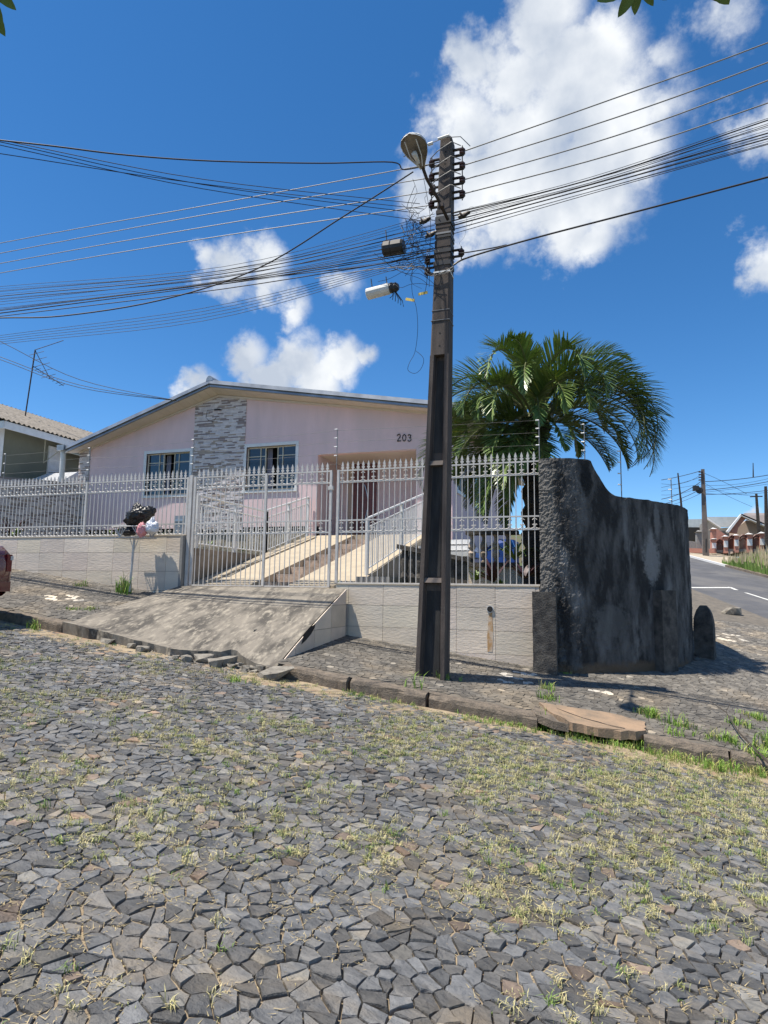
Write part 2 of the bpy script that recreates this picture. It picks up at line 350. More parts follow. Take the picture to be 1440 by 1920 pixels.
def stone(mb, c, poly, zf, gap, h, tilt, rgh, tint, r, depth=.05, jag=True):
    cx = sum(p[0] for p in poly)/len(poly); cy = sum(p[1] for p in poly)/len(poly)
    tx, ty = r.uniform(-tilt, tilt), r.uniform(-tilt, tilt); n = len(poly); jag = mean_jag(poly)
    dz = r.uniform(-h, h); mean = sum(math.hypot(p[0]-cx, p[1]-cy) for p in poly)/n
    k1 = max(.5, 1-gap/mean); k2 = k1*.965
    def P(p, k, z): 
        x, y = cx+(p[0]-cx)*k, cy+(p[1]-cy)*k
        return (x, y, zf(x, y)+z)
    pts = []
    for i_ in range(n):
        a_, b_ = poly[i_], poly[(i_+1) % n]; pts.append(a_)
        if jag:
            u_ = r.uniform(.35, .65); w_ = r.uniform(0, .07); q_ = (a_[0]+(b_[0]-a_[0])*u_, a_[1]+(b_[1]-a_[1])*u_)
            pts.append((q_[0]+(cx-q_[0])*w_, q_[1]+(cy-q_[1])*w_))
    n = len(pts)
    v = [P(p, k1, -depth) for p in pts]
    v += [P(p, k1*r.uniform(.97, 1.0), dz-.0025-abs(r.gauss(0, rgh))+tx*(p[0]-cx)+ty*(p[1]-cy)) for p in pts]
    v += [P(p, k2*r.uniform(.96, 1.0), dz+.002+r.gauss(0, rgh*.6)+(tx*(p[0]-cx)+ty*(p[1]-cy))*k2) for p in pts]
    v.append((cx+r.uniform(-.2, .2)*mean, cy+r.uniform(-.2, .2)*mean, zf(cx, cy)+dz+r.gauss(rgh*.3, rgh)))
    f = []
    for i in range(n):
        j = (i+1) % n
        f += [(i, j, n+j, n+i), (n+i, n+j, 2*n+j, 2*n+i), (2*n+i, 2*n+j, 3*n)]
    mb.add(v, f, tint)
    return mb
def scatter(zone, name, base, polys, zf, m, n_parts, gap, h, tilt, rgh, tintf, seed, stuffname):
    r = random.Random(seed); camx = Vector((0, 0, EYE))
    vis = []
    for it in polys:
        c = it[0]; p = Vector((c[0], c[1], zf(*c))); q = cam.matrix_world.inverted() @ p
        if q.z < 0:
            u = q.x/-q.z*F+720; w = 960-q.y/-q.z*F
            inside = 0 < u < 1440 and 0 < w < 1920
        else: inside = False
        vis.append((0 if inside else 1, (p-camx).length, it))
    vis.sort(key=lambda a: (a[0], a[1]))
    rest = MB()
    for k, (_, d, it) in enumerate(vis):
        t = tintf(it[0], r)
        if k < n_parts:
            stone(MB0 := MB(), it[0], it[1], zf, gap, h, tilt, rgh, t, r)
            MB0.obj(name, m, base, fix=False)
        else: stone(rest, it[0], it[1], zf, gap, h, tilt, rgh, t, r)
    o = rest.obj(stuffname, m, base, fix=False, kind='stuff')
    return o
def clamp(x, a, b): return max(a, min(b, x))
# ---------------------------------------------------------------- terrain heights
def roadz(x, y): return .02-.12*clamp(x, -60, 60)
def sw(x, y):
    t = clamp(y-7.25, 0, 2.31)
    return .17-.12*clamp(x, -60, 60)+t*.082+clamp(y-9.56, 0, 38)*.13+.17*(t/2.31)*clamp((-4-x)/2, 0, 1)
def roadB(x, y): return .17-.12*clamp(x, -60, 60)+(clamp(y-7.25, 0, 2.31))*.082+clamp(y-9.56, 0, 38)*.13-.13
def terr(x, y): return min(roadz(x, y)-.06, 1e9) if y < 7.1 else sw(x, max(y, 7.25))-.3
def sheet(xs, ys, zf):
    mb = MB(); v = [(x, y, zf(x, y)) for y in ys for x in xs]; nx = len(xs)
    f = [(j*nx+i, j*nx+i+1, (j+1)*nx+i+1, (j+1)*nx+i) for j in range(len(ys)-1) for i in range(nx-1)]
    return mb.add(v, f)
xs = [-900, -300, -120, -60, -40, -25, -15, -9, -4, 0, 3, 6, 10, 20, 40, 60, 120, 300, 900]
sheet(xs, [-900, -300, -60, -20, -6, 0, 3, 6, 7.09, 7.11, 9.5, 12, 16, 20, 26, 33, 40, 47.56, 60, 120, 300, 900], terr).obj('ground', M['soil'], fix=False, kind='structure')
# street A: cobbled
street = thing('street', (0, 0, 0), None, None, kind='structure')
ssx = [-60, -30, -15, -10, -6, -3, 0, 3, 6]
def sandz(x, y):
    b = -.013+.011*noise.noise(Vector((x*1.1, y*1.1, 2)))+.006*noise.noise(Vector((x*7, y*7, 5)))
    g = clamp((y-6.3)/.6, 0, 1); return roadz(x, y)+b+g*(.017+.012*noise.noise(Vector((x*2.2, y*2.2, 8))))
sheet([-11.5+.07*i for i in range(212)], [-.5+.07*i for i in range(110)], sandz).obj('sand_bed', M['sand'], street, fix=False)
sheet([-60, -30, -11.5], [-2.4, 7.12], lambda x, y: roadz(x, y)-.02).obj('sand_bed', M['sand'], street, fix=False)
MBf = MB()
for (a, b, c, d) in ((-60, -11.2, -2.4, 7.1), (3.2, 6, -2.4, 7.1), (-11.2, 3.2, -2.4, -.2)):
    MBf.add([(a, c, roadz(a, 0)), (b, c, roadz(b, 0)), (b, d, roadz(b, 0)), (a, d, roadz(a, 0))], [(0, 1, 2, 3)])
MBf.obj('far_cobbles', M['farcobble'], street, fix=False)
def keep_road(x, y):
    if y > 7.08: return False
    if y < -.1: return False
    # visible wedge with margin
    return x > -(1.25*y+2.0) and x > -11.1 and x < .33*y+.9 and x < 3.1
def tint_road(c, r):
    v = r.uniform(.085, .235); k = r.random()
    if k < .03: return (v*1.5, v*1.15, v*.9)
    if k < .10: return (v*1.5, v*1.45, v*1.32)
    if k < .6: return (v*.95, v*.98, v*1.02)
    return (v*1.0, v*.985, v*.96)
polys = voronoi(-11.3, 3.2, -.2, 7.2, .081, .50, keep_road, 11)
ROADPOLY = polys
scatter('road', 'cobblestone', street, polys, roadz, M['basalt'], 300, .0034, .0042, .11, .0028, tint_road, 5, 'cobblestones')
# asphalt street B
UB = Vector((-.233, .972, 0)); NB = Vector((.972, .233, 0)); KB = Vector((2.67, 22.5, 0))
def bpt(s, w, dz=0, zf=None):
    p = KB+UB*s+NB*w; return (p.x, p.y, (zf or roadB)(p.x, p.y)+dz)
asp = thing('road', (0, 0, 0), None, None, kind='structure')
ss = [-13.3, -9, -5, -2, 0, 4, 8, 12, 16, 20, 24, 27, 35, 60, 120]
mb = MB()
for a, b in zip(ss[:-1], ss[1:]): mb.add([bpt(a, 0), bpt(a, 6.1), bpt(b, 6.1), bpt(b, 0)], [(0, 1, 2, 3)])
for a, b in zip([-60, -30, -17], [-30, -17, -13.3]):
    mb.add([bpt(a, 0), bpt(a, 6.1), bpt(b, 6.1), bpt(b, 0)], [(0, 1, 2, 3)])
mb.obj('asphalt', M['asphalt'], asp, fix=False)
def rline(pts, wd):
    m_ = MB()
    for a, b in zip(pts[:-1], pts[1:]):
        a = Vector(a); b = Vector(b); d = (b-a).normalized(); n = Vector((-d.y, d.x, 0))*wd/2
        q = [a-n, b-n, b+n, a+n]; m_.add([(p.x, p.y, roadB(p.x, p.y)+.006) for p in q], [(0, 1, 2, 3)])
    return m_
def onB(px, py):
    r = ray(px, py); lo, hi = 5.0, 120.0
    for _ in range(60):
        t = (lo+hi)/2; p = Vector((0, 0, EYE))+r*t
        if p.z > roadB(p.x, p.y): lo = t
        else: hi = t
    return p
rline([onB(1270, 1102), onB(1370, 1102)], .16).obj('stop_line', M['mark'], asp, fix=False)
rline([onB(1368, 1101), onB(1381, 1106.5)], .14).obj('lane_dash', M['mark'], asp, fix=False)
for (a, b) in (((1325, 1055), (1374, 1067)), ((1398, 1111.5), (1450, 1128)), ((1428, 1078), (1460, 1086)), ((1308, 1044), (1318, 1044.8))):
    rline([onB(*a), onB(*b)], .13).obj('lane_dash', M['mark'], asp, fix=False)
# sidewalk
walk = thing('sidewalk', (0, 0, 0), None, None, kind='structure')
def kerbX(y):   # x of street-B kerb at given y
    if y >= 11.2: return KB.x+UB.x/UB.y*(y-KB.y)
    x1 = KB.x+UB.x/UB.y*(11.2-KB.y); t = (y-7.25)/(11.2-7.25); return 2.6+(x1-2.6)*math.sqrt(max(0, t*(2-t)))
ys = [7.25, 7.4, 7.7, 8.2, 8.8, 9.56, 10.3, 11.2, 13, 16, 20, 26, 34, 47.5]
mb = MB()
for lx in ([-60, -30, -20, -14, -10, -8, -7.08], [-3.87, -3, -2, -1, 0, 1, 2.0]):
    sheet(lx, [7.25, 8, 9, 9.6], lambda x, y: sw(x, y)-.006).obj('paving_bed', M['pavebase'], walk, fix=False)
for a, b in zip(ys[:-1], ys[1:]):
    xa = [2.0 if y < 9.7 else -1.2 for y in (a, b)]
    n = 5; va = []; 
    for y in (a, b):
        x0 = 2.0 if b <= 9.57 else -1.2
        for i in range(n+1):
            x = x0+(kerbX(y)-x0)*i/n; va.append((x, y, sw(x, y)-.006))
    mb.add(va, [(i, i+1, n+2+i, n+1+i) for i in range(n)])
mb.obj('paving_bed', M['pavebase'], walk, fix=False)
flowers = []   # white stones set in small clusters
for (px, py) in ((98, 1118), (101, 1124), (137, 1118), (140, 1124), (948, 1264), (985, 1263), (940, 1277), (975, 1279), (962, 1271), (1352, 1193), (1372, 1191), (1366, 1201), (1386, 1199), (1346, 1196), (683, 1303), (1125, 1297)):
    r_ = ray(px, py); lo, hi = 3.0, 40.0
    for _ in range(50):
        t = (lo+hi)/2; p = Vector((0, 0, EYE))+r_*t
        if p.z > sw(p.x, p.y): lo = t
        else: hi = t
    flowers.append((p.x, p.y))
WALLPATH = [(-.845,9.52),(-.74,9.50),(-.62,9.51),(-.46,9.575),(-.29,9.67),(0,9.90),(.38,10.22),(.72,10.58),(1.03,10.95),(1.27,11.4),(1.42,11.9),(1.40,12.6),(1.2,13.4),(.86,14.4),(.4,16.3),(-.3,19.2),(-1.7,25)]
def wall_x(y):
    for (x0, y0), (x1, y1) in zip(WALLPATH[3:-1], WALLPATH[4:]):
        if y0 <= y <= y1: return x0+(x1-x0)*(y-y0)/(y1-y0)
    return -99
def keep_walk(x, y):
    if y < 7.34 or y > 16.5 or x > kerbX(y)-.16: return False
    if y <= 9.5:
        if -7.15 < x < -3.9 and not (x < -6.95 and False): return False
        return x > -11.6
    return x > wall_x(y)+.03
def tint_walk(c, r):
    for (fx, fy) in flowers:
        if abs(c[0]-fx) < .13 and abs(c[1]-fy) < .065 and r.random() < .7: return (.62, .59, .53)
    v = r.uniform(.10, .19)*(1.25 if c[1] > 9.6 else 1); k = r.random()
    if k < .03: return (v*1.9, v*1.75, v*1.5)
    return (v*1.05, v*.98, v*.87)
polys = voronoi(-11.7, 5, 7.2, 16.6, .082, .42, keep_walk, 12)
scatter('walk', 'paving_stone', walk, polys, lambda x, y: sw(x, y)+.002, M['paver'], 300, .003, .002, .05, .0018, tint_walk, 6, 'paving_stones')
# kerb along street A
def kerb_stone(p0, p1, z_out, wd, hgt, r, side, par):
    a = Vector((p0[0], p0[1], 0)); b = Vector((p1[0], p1[1], 0)); d = (b-a).normalized(); n = Vector((-d.y, d.x, 0))*side
    mb = MB(); K = 8; vs = []; fs = []
    prof = [(0, -hgt), (0.0, -.045), (.015, -.012), (.04, .004), (wd*.6, .006), (wd, .002), (wd, -hgt)]
    for i in range(K+1):
        p = a.lerp(b, .004+.992*i/K)
        for (w, h) in prof:
            q = p+n*(w+r.uniform(-.012, .012)); vs.append((q.x, q.y, z_out(q.x, q.y)+h+r.uniform(-.016, .006)))
    m = len(prof)
    for i in range(K):
        for j in range(m-1): fs.append((i*m+j, i*m+j+1, (i+1)*m+j+1, (i+1)*m+j))
    fs += [tuple(range(m)), tuple(K*m+j for j in range(m-1, -1, -1))]
    mb.add(vs, fs); return mb.obj('kerb_stone', M['kerb'], par, fix=True)
rk = random.Random(9)
kxs = [-60, -30, -20, -14, -12.6, -11.4, -10.3, -9.1, -8.2, -7.15]
for a, b in zip(kxs[:-1], kxs[1:]): kerb_stone((a, 7.13), (b, 7.13), sw, .15, .3, rk, 1, walk)
for a, b in ((-3.72, -2.85), (-2.82, -1.9), (-1.87, -.68), (.36, 1.12), (1.14, 1.95), (1.97, 2.5)):
    kerb_stone((a, 7.13+rk.uniform(-.015, .015)), (b, 7.13+rk.uniform(-.02, .02)), sw, .16, .3, rk, 1, walk)
cy_ = [7.25, 7.8, 8.6, 9.8, 11.2]
for a, b in zip(cy_[:-1], cy_[1:]): kerb_stone((kerbX(a)-.0, a), (kerbX(b), b), sw, .14, .3, rk, 1, walk)
s_ = -11.6
while s_ < 26:
    p, q = KB+UB*s_, KB+UB*(s_+1.0); kerb_stone((p.x, p.y), (q.x, q.y), lambda x, y: roadB(x, y)+.115, .13, .3, rk, 1, walk); s_ += 1.0
# far side verge and pavement of street B
for a, b in zip([-14, -7, 0, 6, 12, 18, 24, 30], [-7, 0, 6, 12, 18, 24, 30, 44]):
    MB().add([bpt(a, 6.1, .1), bpt(a, 6.25, .1), bpt(b, 6.25, .1), bpt(b, 6.1, .1), bpt(a, 6.1, -.1), bpt(a, 6.25, -.1), bpt(b, 6.25, -.1), bpt(b, 6.1, -.1)],
             [(0, 1, 2, 3), (0, 4, 7, 3), (1, 5, 6, 2)]).obj('kerb_stone', M['white'] if a > 10 else M['kerb'], asp)
mb = MB()
for a, b in zip([-14, -7, 0, 6, 12, 18, 24, 27, 40], [-7, 0, 6, 12, 18, 24, 27, 40, 90]): mb.add([bpt(a, 6.25, .09), bpt(a, 9.6, .12), bpt(b, 9.6, .12), bpt(b, 6.25, .09)], [(0, 1, 2, 3)])
mb.obj('far_pavement', M['bandconc'], asp, fix=False)
# ---------------------------------------------------------------- driveway ramp
drv = thing('driveway', (-5.4, 8.4, .9), None, None, kind='structure')
def rampz(x, y):   # surface height
    t = clamp((y-7.3)/(9.50-7.3), 0, 1); zlow = .115-.12*x+.07*clamp((-5.4-x)/1.5, 0, 1); ztop = 1.555
    return zlow+(ztop-zlow)*(t**.92)
def rampL(y): t = clamp((y-7.3)/2.2, 0, 1); return -7.10+.13*t
mb = MB(); ny, nx = 26, 34; rr = random.Random(4)
edge = [7.08+.05*noise.noise(Vector((i*.9, 0, 3)))+(.34*max(0, 1-abs(i/nx-.78)/.20)**.7)+.045*rr.random() for i in range(nx+1)]
vs = []
for j in range(ny+1):
    for i in range(nx+1):
        y = edge[i]+(9.52-edge[i])*j/ny; x = rampL(y)+(-3.86-rampL(y))*i/nx
        vs.append((x, y, rampz(x, y)+.006*noise.noise(Vector((x*2, y*2, 0)))))
fs = [(j*(nx+1)+i, j*(nx+1)+i+1, (j+1)*(nx+1)+i+1, (j+1)*(nx+1)+i) for j in range(ny) for i in range(nx)]
o = len(vs)
for i in range(nx+1): x, y, z = vs[i]; vs.append((x+rr.uniform(-.02, .02), y+rr.uniform(-.02, .04), roadz(x, y)-.04))
fs += [(i, i+1, o+i+1, o+i) for i in range(nx)]
mb.add(vs, fs); mb.obj('concrete_slab', M['ramp'], drv, fix=False)
# body under slab, left cheek and joints
MB().add([(-7.08, 7.45, .6), (-3.9, 7.45, .3), (-3.9, 9.5, .3), (-7.0, 9.5, .6), (-7.08, 7.45, rampz(-7.08, 7.4)-.06), (-3.9, 7.45, rampz(-3.9, 7.4)-.06), (-3.9, 9.5, 1.44), (-7.0, 9.5, 1.44)],
         [(0, 1, 5, 4), (1, 2, 6, 5), (2, 3, 7, 6), (3, 0, 4, 7)]).obj('rubble_fill', M['rubble'], drv)
mb = MB()
for j in range(12):
    y0 = 7.35+2.15*j/12; y1 = 7.35+2.15*(j+1)/12
    mb.add([(rampL(y0), y0, sw(-7.1, y0)-.1), (rampL(y1), y1, sw(-7, y1)-.1), (rampL(y1), y1, rampz(-7, y1)), (rampL(y0), y0, rampz(-7.1, y0))], [(0, 1, 2, 3)])
mb.obj('ramp_cheek', M['ramp'], drv)
# tiled right cheek of ramp: clip tiles against the slope line
XR = -3.845
def clip_poly(poly, f):
    out = []; n = len(poly)
    for k in range(n):
        a, b = poly[k], poly[(k+1) % n]; da, db = f(a), f(b)
        if da <= 0: out.append(a)
        if (da < 0 < db) or (db < 0 < da):
            t = da/(da-db); out.append((a[0]+(b[0]-a[0])*t, a[1]+(b[1]-a[1])*t))
    return out
topf = lambda p: p[1]-(rampz(XR, p[0])-.012)
botf = lambda p: (sw(XR, p[0])-.03)-p[1]
tile_t = random.Random(21)
def ttint(): v = tile_t.uniform(.88, 1.06); return (v, v*tile_t.uniform(.97, 1.01), v*tile_t.uniform(.94, 1.0))
mb = MB(); mb.add([(XR-.012, 7.3, .3), (XR-.012, 9.52, .3), (XR-.012, 9.52, 1.53), (XR-.012, 7.3, rampz(XR, 7.3)-.02)], [(0, 1, 2, 3)]); mb.obj('grout', M['grout'], drv)
for row in range(-1, 3):
    z0 = .63+.335*row+.003; z1 = z0+.329
    yy = 9.50
    while yy > 7.2:
        y0 = max(yy-.575, 7.28); yy2 = yy-.005
        if yy2-y0 > .02:
            p = [(y0, z0), (yy2, z0), (yy2, z1), (y0, z1)]; p = clip_poly(clip_poly(p, topf), botf)
            # broken bite at the crack
            if len(p) >= 3 and not (7.3 < sum(q[0] for q in p)/len(p) < 7.55 and False):
                q3 = [(XR-.010, a, b) for a, b in p]
                MB().prism(q3, (.014, 0, 0), ttint()).obj('tile', M['tile'], drv)
        yy -= .58
mb = MB()   # broken hollow along the crack
mb.add([(XR+.006, 7.92, .80), (XR+.006, 8.05, .84), (XR+.006, 8.22, .92), (XR+.006, 8.33, 1.0), (XR+.006, 8.36, 1.06), (XR+.006, 8.12, .995), (XR+.006, 7.98, .92)], [tuple(range(7))])
mb.obj('broken_hollow', M['dark'], drv, fix=False)
# ---------------------------------------------------------------- broken concrete pieces
def chunk(c, sx, sy, sz, seed, rz=0, tilt=(0, 0), name='concrete_chunk', label='', m='rubble', group='broken concrete at the driveway foot', cat='concrete chunk'):
    r = random.Random(seed); bm = bmesh.new()
    for i in range(22):
        a = r.uniform(0, 6.283); k = r.uniform(.75, 1.1); zz = r.choice((-.5, .5, .5, -.2, .2))
        bm.verts.new((math.cos(a)*sx*k*.5*(1-.15*abs(zz)), math.sin(a)*sy*k*.5, zz*sz*r.uniform(.75, 1.05)))
    h_ = bmesh.ops.convex_hull(bm, input=bm.verts)
    bmesh.ops.delete(bm, geom=[g_ for g_ in set(h_['geom_interior']+h_['geom_unused']) if isinstance(g_, bmesh.types.BMVert)], context='VERTS')
    mt = Matrix.Translation(c) @ Matrix.Rotation(rz, 4, 'Z') @ Matrix.Rotation(tilt[0], 4, 'X') @ Matrix.Rotation(tilt[1], 4, 'Y')
    bm.transform(mt); me = bpy.data.meshes.new(name); bm.to_mesh(me); bm.free(); me.materials.append(M[m])
    return link(name, me, None, label, cat, group)
def onS(px, py, zf=sw):
    r_ = ray(px, py); lo, hi = 1.0, 60.0
    for _ in range(50):
        t = (lo+hi)/2; p = Vector((0, 0, EYE))+r_*t
        if p.z > zf(p.x, p.y): lo = t
        else: hi = t
    return p
def onR(px, py): return onS(px, py, roadz)
CH = [((517, 1275), .36, .22, .11, 'pale angular concrete chunk lying on the cobbles apart from the heap', (.15, -.1)),
 ((488, 1262), .12, .12, .10, 'small block just left of the pale chunk beside the ramp corner', (0, 0)),
 ((503, 1262), .11, .12, .10, 'small block wedged between the pale chunk and ramp corner', (.2, .1)),
 ((512, 1250), .10, .10, .09, 'small upright stone under the ramp tile edge', (.3, .1)),
 ((424, 1247), .26, .2, .09, 'dark rounded lump at the front of the broken heap', (.1, 0)),
 ((402, 1250), .15, .14, .09, 'light block at the left end of the broken heap', (0, .1)),
 ((382, 1241), .2, .18, .08, 'flat grey slab piece left of the broken heap', (.1, -.1)),
 ((432, 1234), .30, .2, .07, 'tilted slab piece on top of the broken heap', (-.3, .2)),
 ((405, 1232), .24, .16, .07, 'pale slab piece leaning at the back of the heap', (-.25, -.15)),
 ((350, 1240), .13, .12, .07, 'small stone along the ramp foot left of the heap', (0, 0)),
 ((330, 1237), .1, .1, .06, 'tiny stone by the ramp foot further left', (0, 0)),
 ((268, 1222), .22, .16, .08, 'grey broken piece under the ramp lip near its middle', (.1, .1)),
 ((246, 1217), .14, .12, .08, 'small dark piece under the ramp lip left of middle', (0, .1)),
 ((205, 1208), .16, .12, .07, 'weathered piece at the ramp lip near its left third', (0, 0)),
 ((485, 1240), .34, .26, .10, 'broken corner slab fallen beside the tiled ramp side', (.05, .22)),
 ((574, 1270), .07, .07, .04, 'pebble beside the grass tuft at the kerb end', (0, 0)),
 ((630, 1282), .06, .06, .03, 'pebble on the road below the kerb crack', (0, 0))]
for k, (p, sx, sy, sz, lb, tl) in enumerate(CH):
    if 'heap' in lb or 'corner slab' in lb: sx *= 1.35; sy *= 1.5; sz *= 1.2
    q = onR(*p); q.z = roadz(q.x, q.y)+sz*.42+(.06 if 'top' in lb or 'back' in lb or 'corner slab' in lb else 0)
    chunk(q, sx, sy, sz, 40+k, rz=k*1.3 if k else .3, tilt=tl, label=lb, m='rubble' if k else 'lid2' if 'lid2' in M else 'rubble')
q = onR(469, 1236); v = Vector
MB().prism([(q.x-.16, q.y, q.z), (q.x-.02, q.y-.04, q.z-.02), (q.x+.05, q.y, q.z+.03), (q.x+.03, q.y+.02, q.z+.40), (q.x-.02, q.y+.02, q.z+.30)], (.01, .07, 0)).obj('concrete_shard', M['rubble'], None, label='upright triangular concrete shard standing in the broken heap', cat='concrete chunk', group='broken concrete at the driveway foot')
mb = MB(); rg = random.Random(5)
for k in range(420):
    px, py = rg.gauss(455, 34), rg.gauss(1258, 6)
    if k > 230: px = rg.uniform(150, 560); py = 1198+(px-150)*.16+rg.gauss(0, 4)
    p = onR(px, py); s = rg.uniform(.006, .022)
    mb.add([(p.x-s, p.y-s*.7, p.z-.005), (p.x+s, p.y-s, p.z-.005), (p.x+s*.3, p.y+s, p.z-.005), (p.x+rg.uniform(-.5, .5)*s, p.y, p.z+s*1.3)], [(0, 1, 3), (1, 2, 3), (2, 0, 3)])
for k in range(90):
    px = rg.uniform(140, 575) if k % 3 else rg.gauss(450, 45); py = 1188+(px-140)*.17+rg.gauss(2, 3)+(10 if k % 3 == 0 else 0)
    p = onR(px, py); sx_ = rg.uniform(.03, .09); bm = bmesh.new()
    for i in range(12): bm.verts.new((p.x+rg.uniform(-1, 1)*sx_, p.y+rg.uniform(-1, 1)*sx_*.7, p.z+rg.uniform(-.3, .75)*sx_))
    h_ = bmesh.ops.convex_hull(bm, input=bm.verts); bm.verts.index_update()
    mb.add([v_.co[:] for v_ in bm.verts], [[v_.index for v_ in f_.verts] for f_ in bm.faces]); bm.free()
mb.obj('gravel', M['rubble'], None, fix=False, kind='stuff', label='loose grey gravel and crumbs at the driveway foot', cat='gravel')
# stones along foot of ramp lip
# ---------------------------------------------------------------- drain lid
lid = thing('drain_cover', (-.15, 7.4, .2), 'cracked ochre concrete drain slab bridging a gap in the kerb', 'drain cover')
def lidp(x, y, d=0): return (x, y, sw(x, max(y, 7.25))+.03+d-(.0 if y > 7.1 else .02))
mb = MB(); tp0 = [(-.70, 7.60), (-.30, 7.66), (.10, 7.72), (.40, 7.60), (.38, 7.30), (.28, 7.12), (-.08, 7.05), (-.32, 7.06), (-.46, 7.16), (-.60, 7.36)]; top = []
rl = random.Random(3)
for a_, b_ in zip(tp0, tp0[1:]+tp0[:1]):
    for q_ in range(5): top.append((a_[0]+(b_[0]-a_[0])*q_/5+rl.uniform(-.014, .014), a_[1]+(b_[1]-a_[1])*q_/5+rl.uniform(-.014, .014)))
NT = len(top)
mb.add([lidp(*p) for p in top]+[lidp(p[0], p[1], -.085) for p in top], [tuple(range(NT)), tuple(range(2*NT-1, NT-1, -1))]+[(i, (i+1) % NT, (i+1) % NT+NT, i+NT) for i in range(NT)])
mb.obj('slab', M['lid'], lid)
cr_ = [(-.52, 7.5), (-.38, 7.40), (-.22, 7.30), (-.08, 7.27), (.02, 7.22), (.18, 7.2)]
MB().add([lidp(x, y, .0015) for x, y in cr_]+[lidp(x+.01, y-.016-.01*(i % 2), .0015) for i, (x, y) in enumerate(cr_)], [(i, i+1, 7+i, 6+i) for i in range(5)]).obj('crack', M['dark'], lid, fix=False)
mb = MB(); t2 = [(-.735, 7.50), (-.56, 7.30), (-.46, 7.10), (-.36, 7.04), (-.52, 7.05), (-.70, 7.14), (-.76, 7.3)]
mb.add([lidp(p[0], p[1], -.02) for p in t2]+[lidp(p[0], p[1], -.10) for p in t2], [tuple(range(7)), tuple(range(13, 6, -1))]+[(i, (i+1) % 7, (i+1) % 7+7, i+7) for i in range(7)])
mb.obj('broken_corner', M['kerb'], lid)
MB().box(-.78, .36, 6.9, 7.2, -.25, -.06).obj('drain_opening', M['dark'], lid)
# road rock
p = onS(1372, 1151); chunk(Vector((p.x, p.y, p.z+.07)), .5, .34, .17, 77, label='pale loose rock on the asphalt street kerb', cat='rock', group=None, name='rock')
# ---------------------------------------------------------------- tiled boundary walls
def gz(x): return sw(x, 9.5)
def tile_wall(name, x0, x1, ztop, label, rows, xanchor, parent_kind=None):
    w = thing(name, ((x0+x1)/2, 9.56, gz((x0+x1)/2)), label, 'wall')
    mb = MB(); K = 10; 
    for i in range(K):
        a = x0+(x1-x0)*i/K; b = x0+(x1-x0)*(i+1)/K
        mb.hexa([(a, 9.585, gz(a)-.3), (b, 9.585, gz(b)-.3), (b, 9.72, gz(b)-.3), (a, 9.72, gz(a)-.3), (a, 9.585, ztop), (b, 9.585, ztop), (b, 9.72, ztop), (a, 9.72, ztop)])
    mb.obj('masonry', M['grout'], w)
    MB().box(x0, x1, 9.565, 9.73, ztop, ztop+.018).obj('coping', M['bandconc'], w)
    xs_ = []; x = xanchor
    while x > x0: x -= .583
    while x < x1: xs_.append(x); x += .583
    for (za, zb) in zip(rows[1:], rows[:-1]):
        for xa in xs_:
            a, b = max(xa, x0)+.0025, min(xa+.583, x1)-.0025
            if b-a < .02: continue
            p = clip_poly([(a, za+.0025), (b, za+.0025), (b, zb-.0025), (a, zb-.0025)], lambda q: (gz(q[0])-.02)-q[1])
            if len(p) < 3: continue
            MB().prism([(u, 9.572+tile_t.uniform(-.0015, .0015), v_) for u, v_ in p], (0, .012, 0), ttint()).obj('tile', M['tile'], w)
    return w
tile_wall('boundary_wall', -22, -6.99, 2.44, 'long pale ridged-tile wall left of the gate under the short fence', [2.44, 2.15, 1.81, 1.47, 1.13], -7.35)
wr = tile_wall('boundary_wall', -4.06, -.86, 1.615, 'pale ridged-tile wall right of the driveway ramp behind the pole', [1.615, 1.30, .965, .63, .295], -.92)
# drain hole and rust run
c = onY(919, 1142, 9.57)
MB().lathe((c.x, 9.555, c.z), [(.052, 0), (.052, .012), (.042, .012), (.042, .0)], 16, 'Y').obj('drain_pipe', M['pvc'], wr)
MB().lathe((c.x, 9.552, c.z), [(.043, 0), (.043, .01)], 16, 'Y').obj('drain_hole', M['dark'], wr)
MB().add([(c.x-.02, 9.5685, c.z-.06), (c.x+.03, 9.5685, c.z-.05), (c.x+.045, 9.5685, c.z-.4), (c.x+.03, 9.5685, c.z-.62), (c.x-.04, 9.5685, c.z-.62), (c.x-.045, 9.5685, c.z-.4)], [tuple(range(6))]).obj('rust_stain', M['mortar'], wr, fix=False)
MB().box(-7.03, -6.975, 9.52, 9.74, 1.2, 2.44).obj('end_pilaster', M['greyrender'], None, label='dark grey end pier of the tiled wall beside the gate hinge', cat='pier')
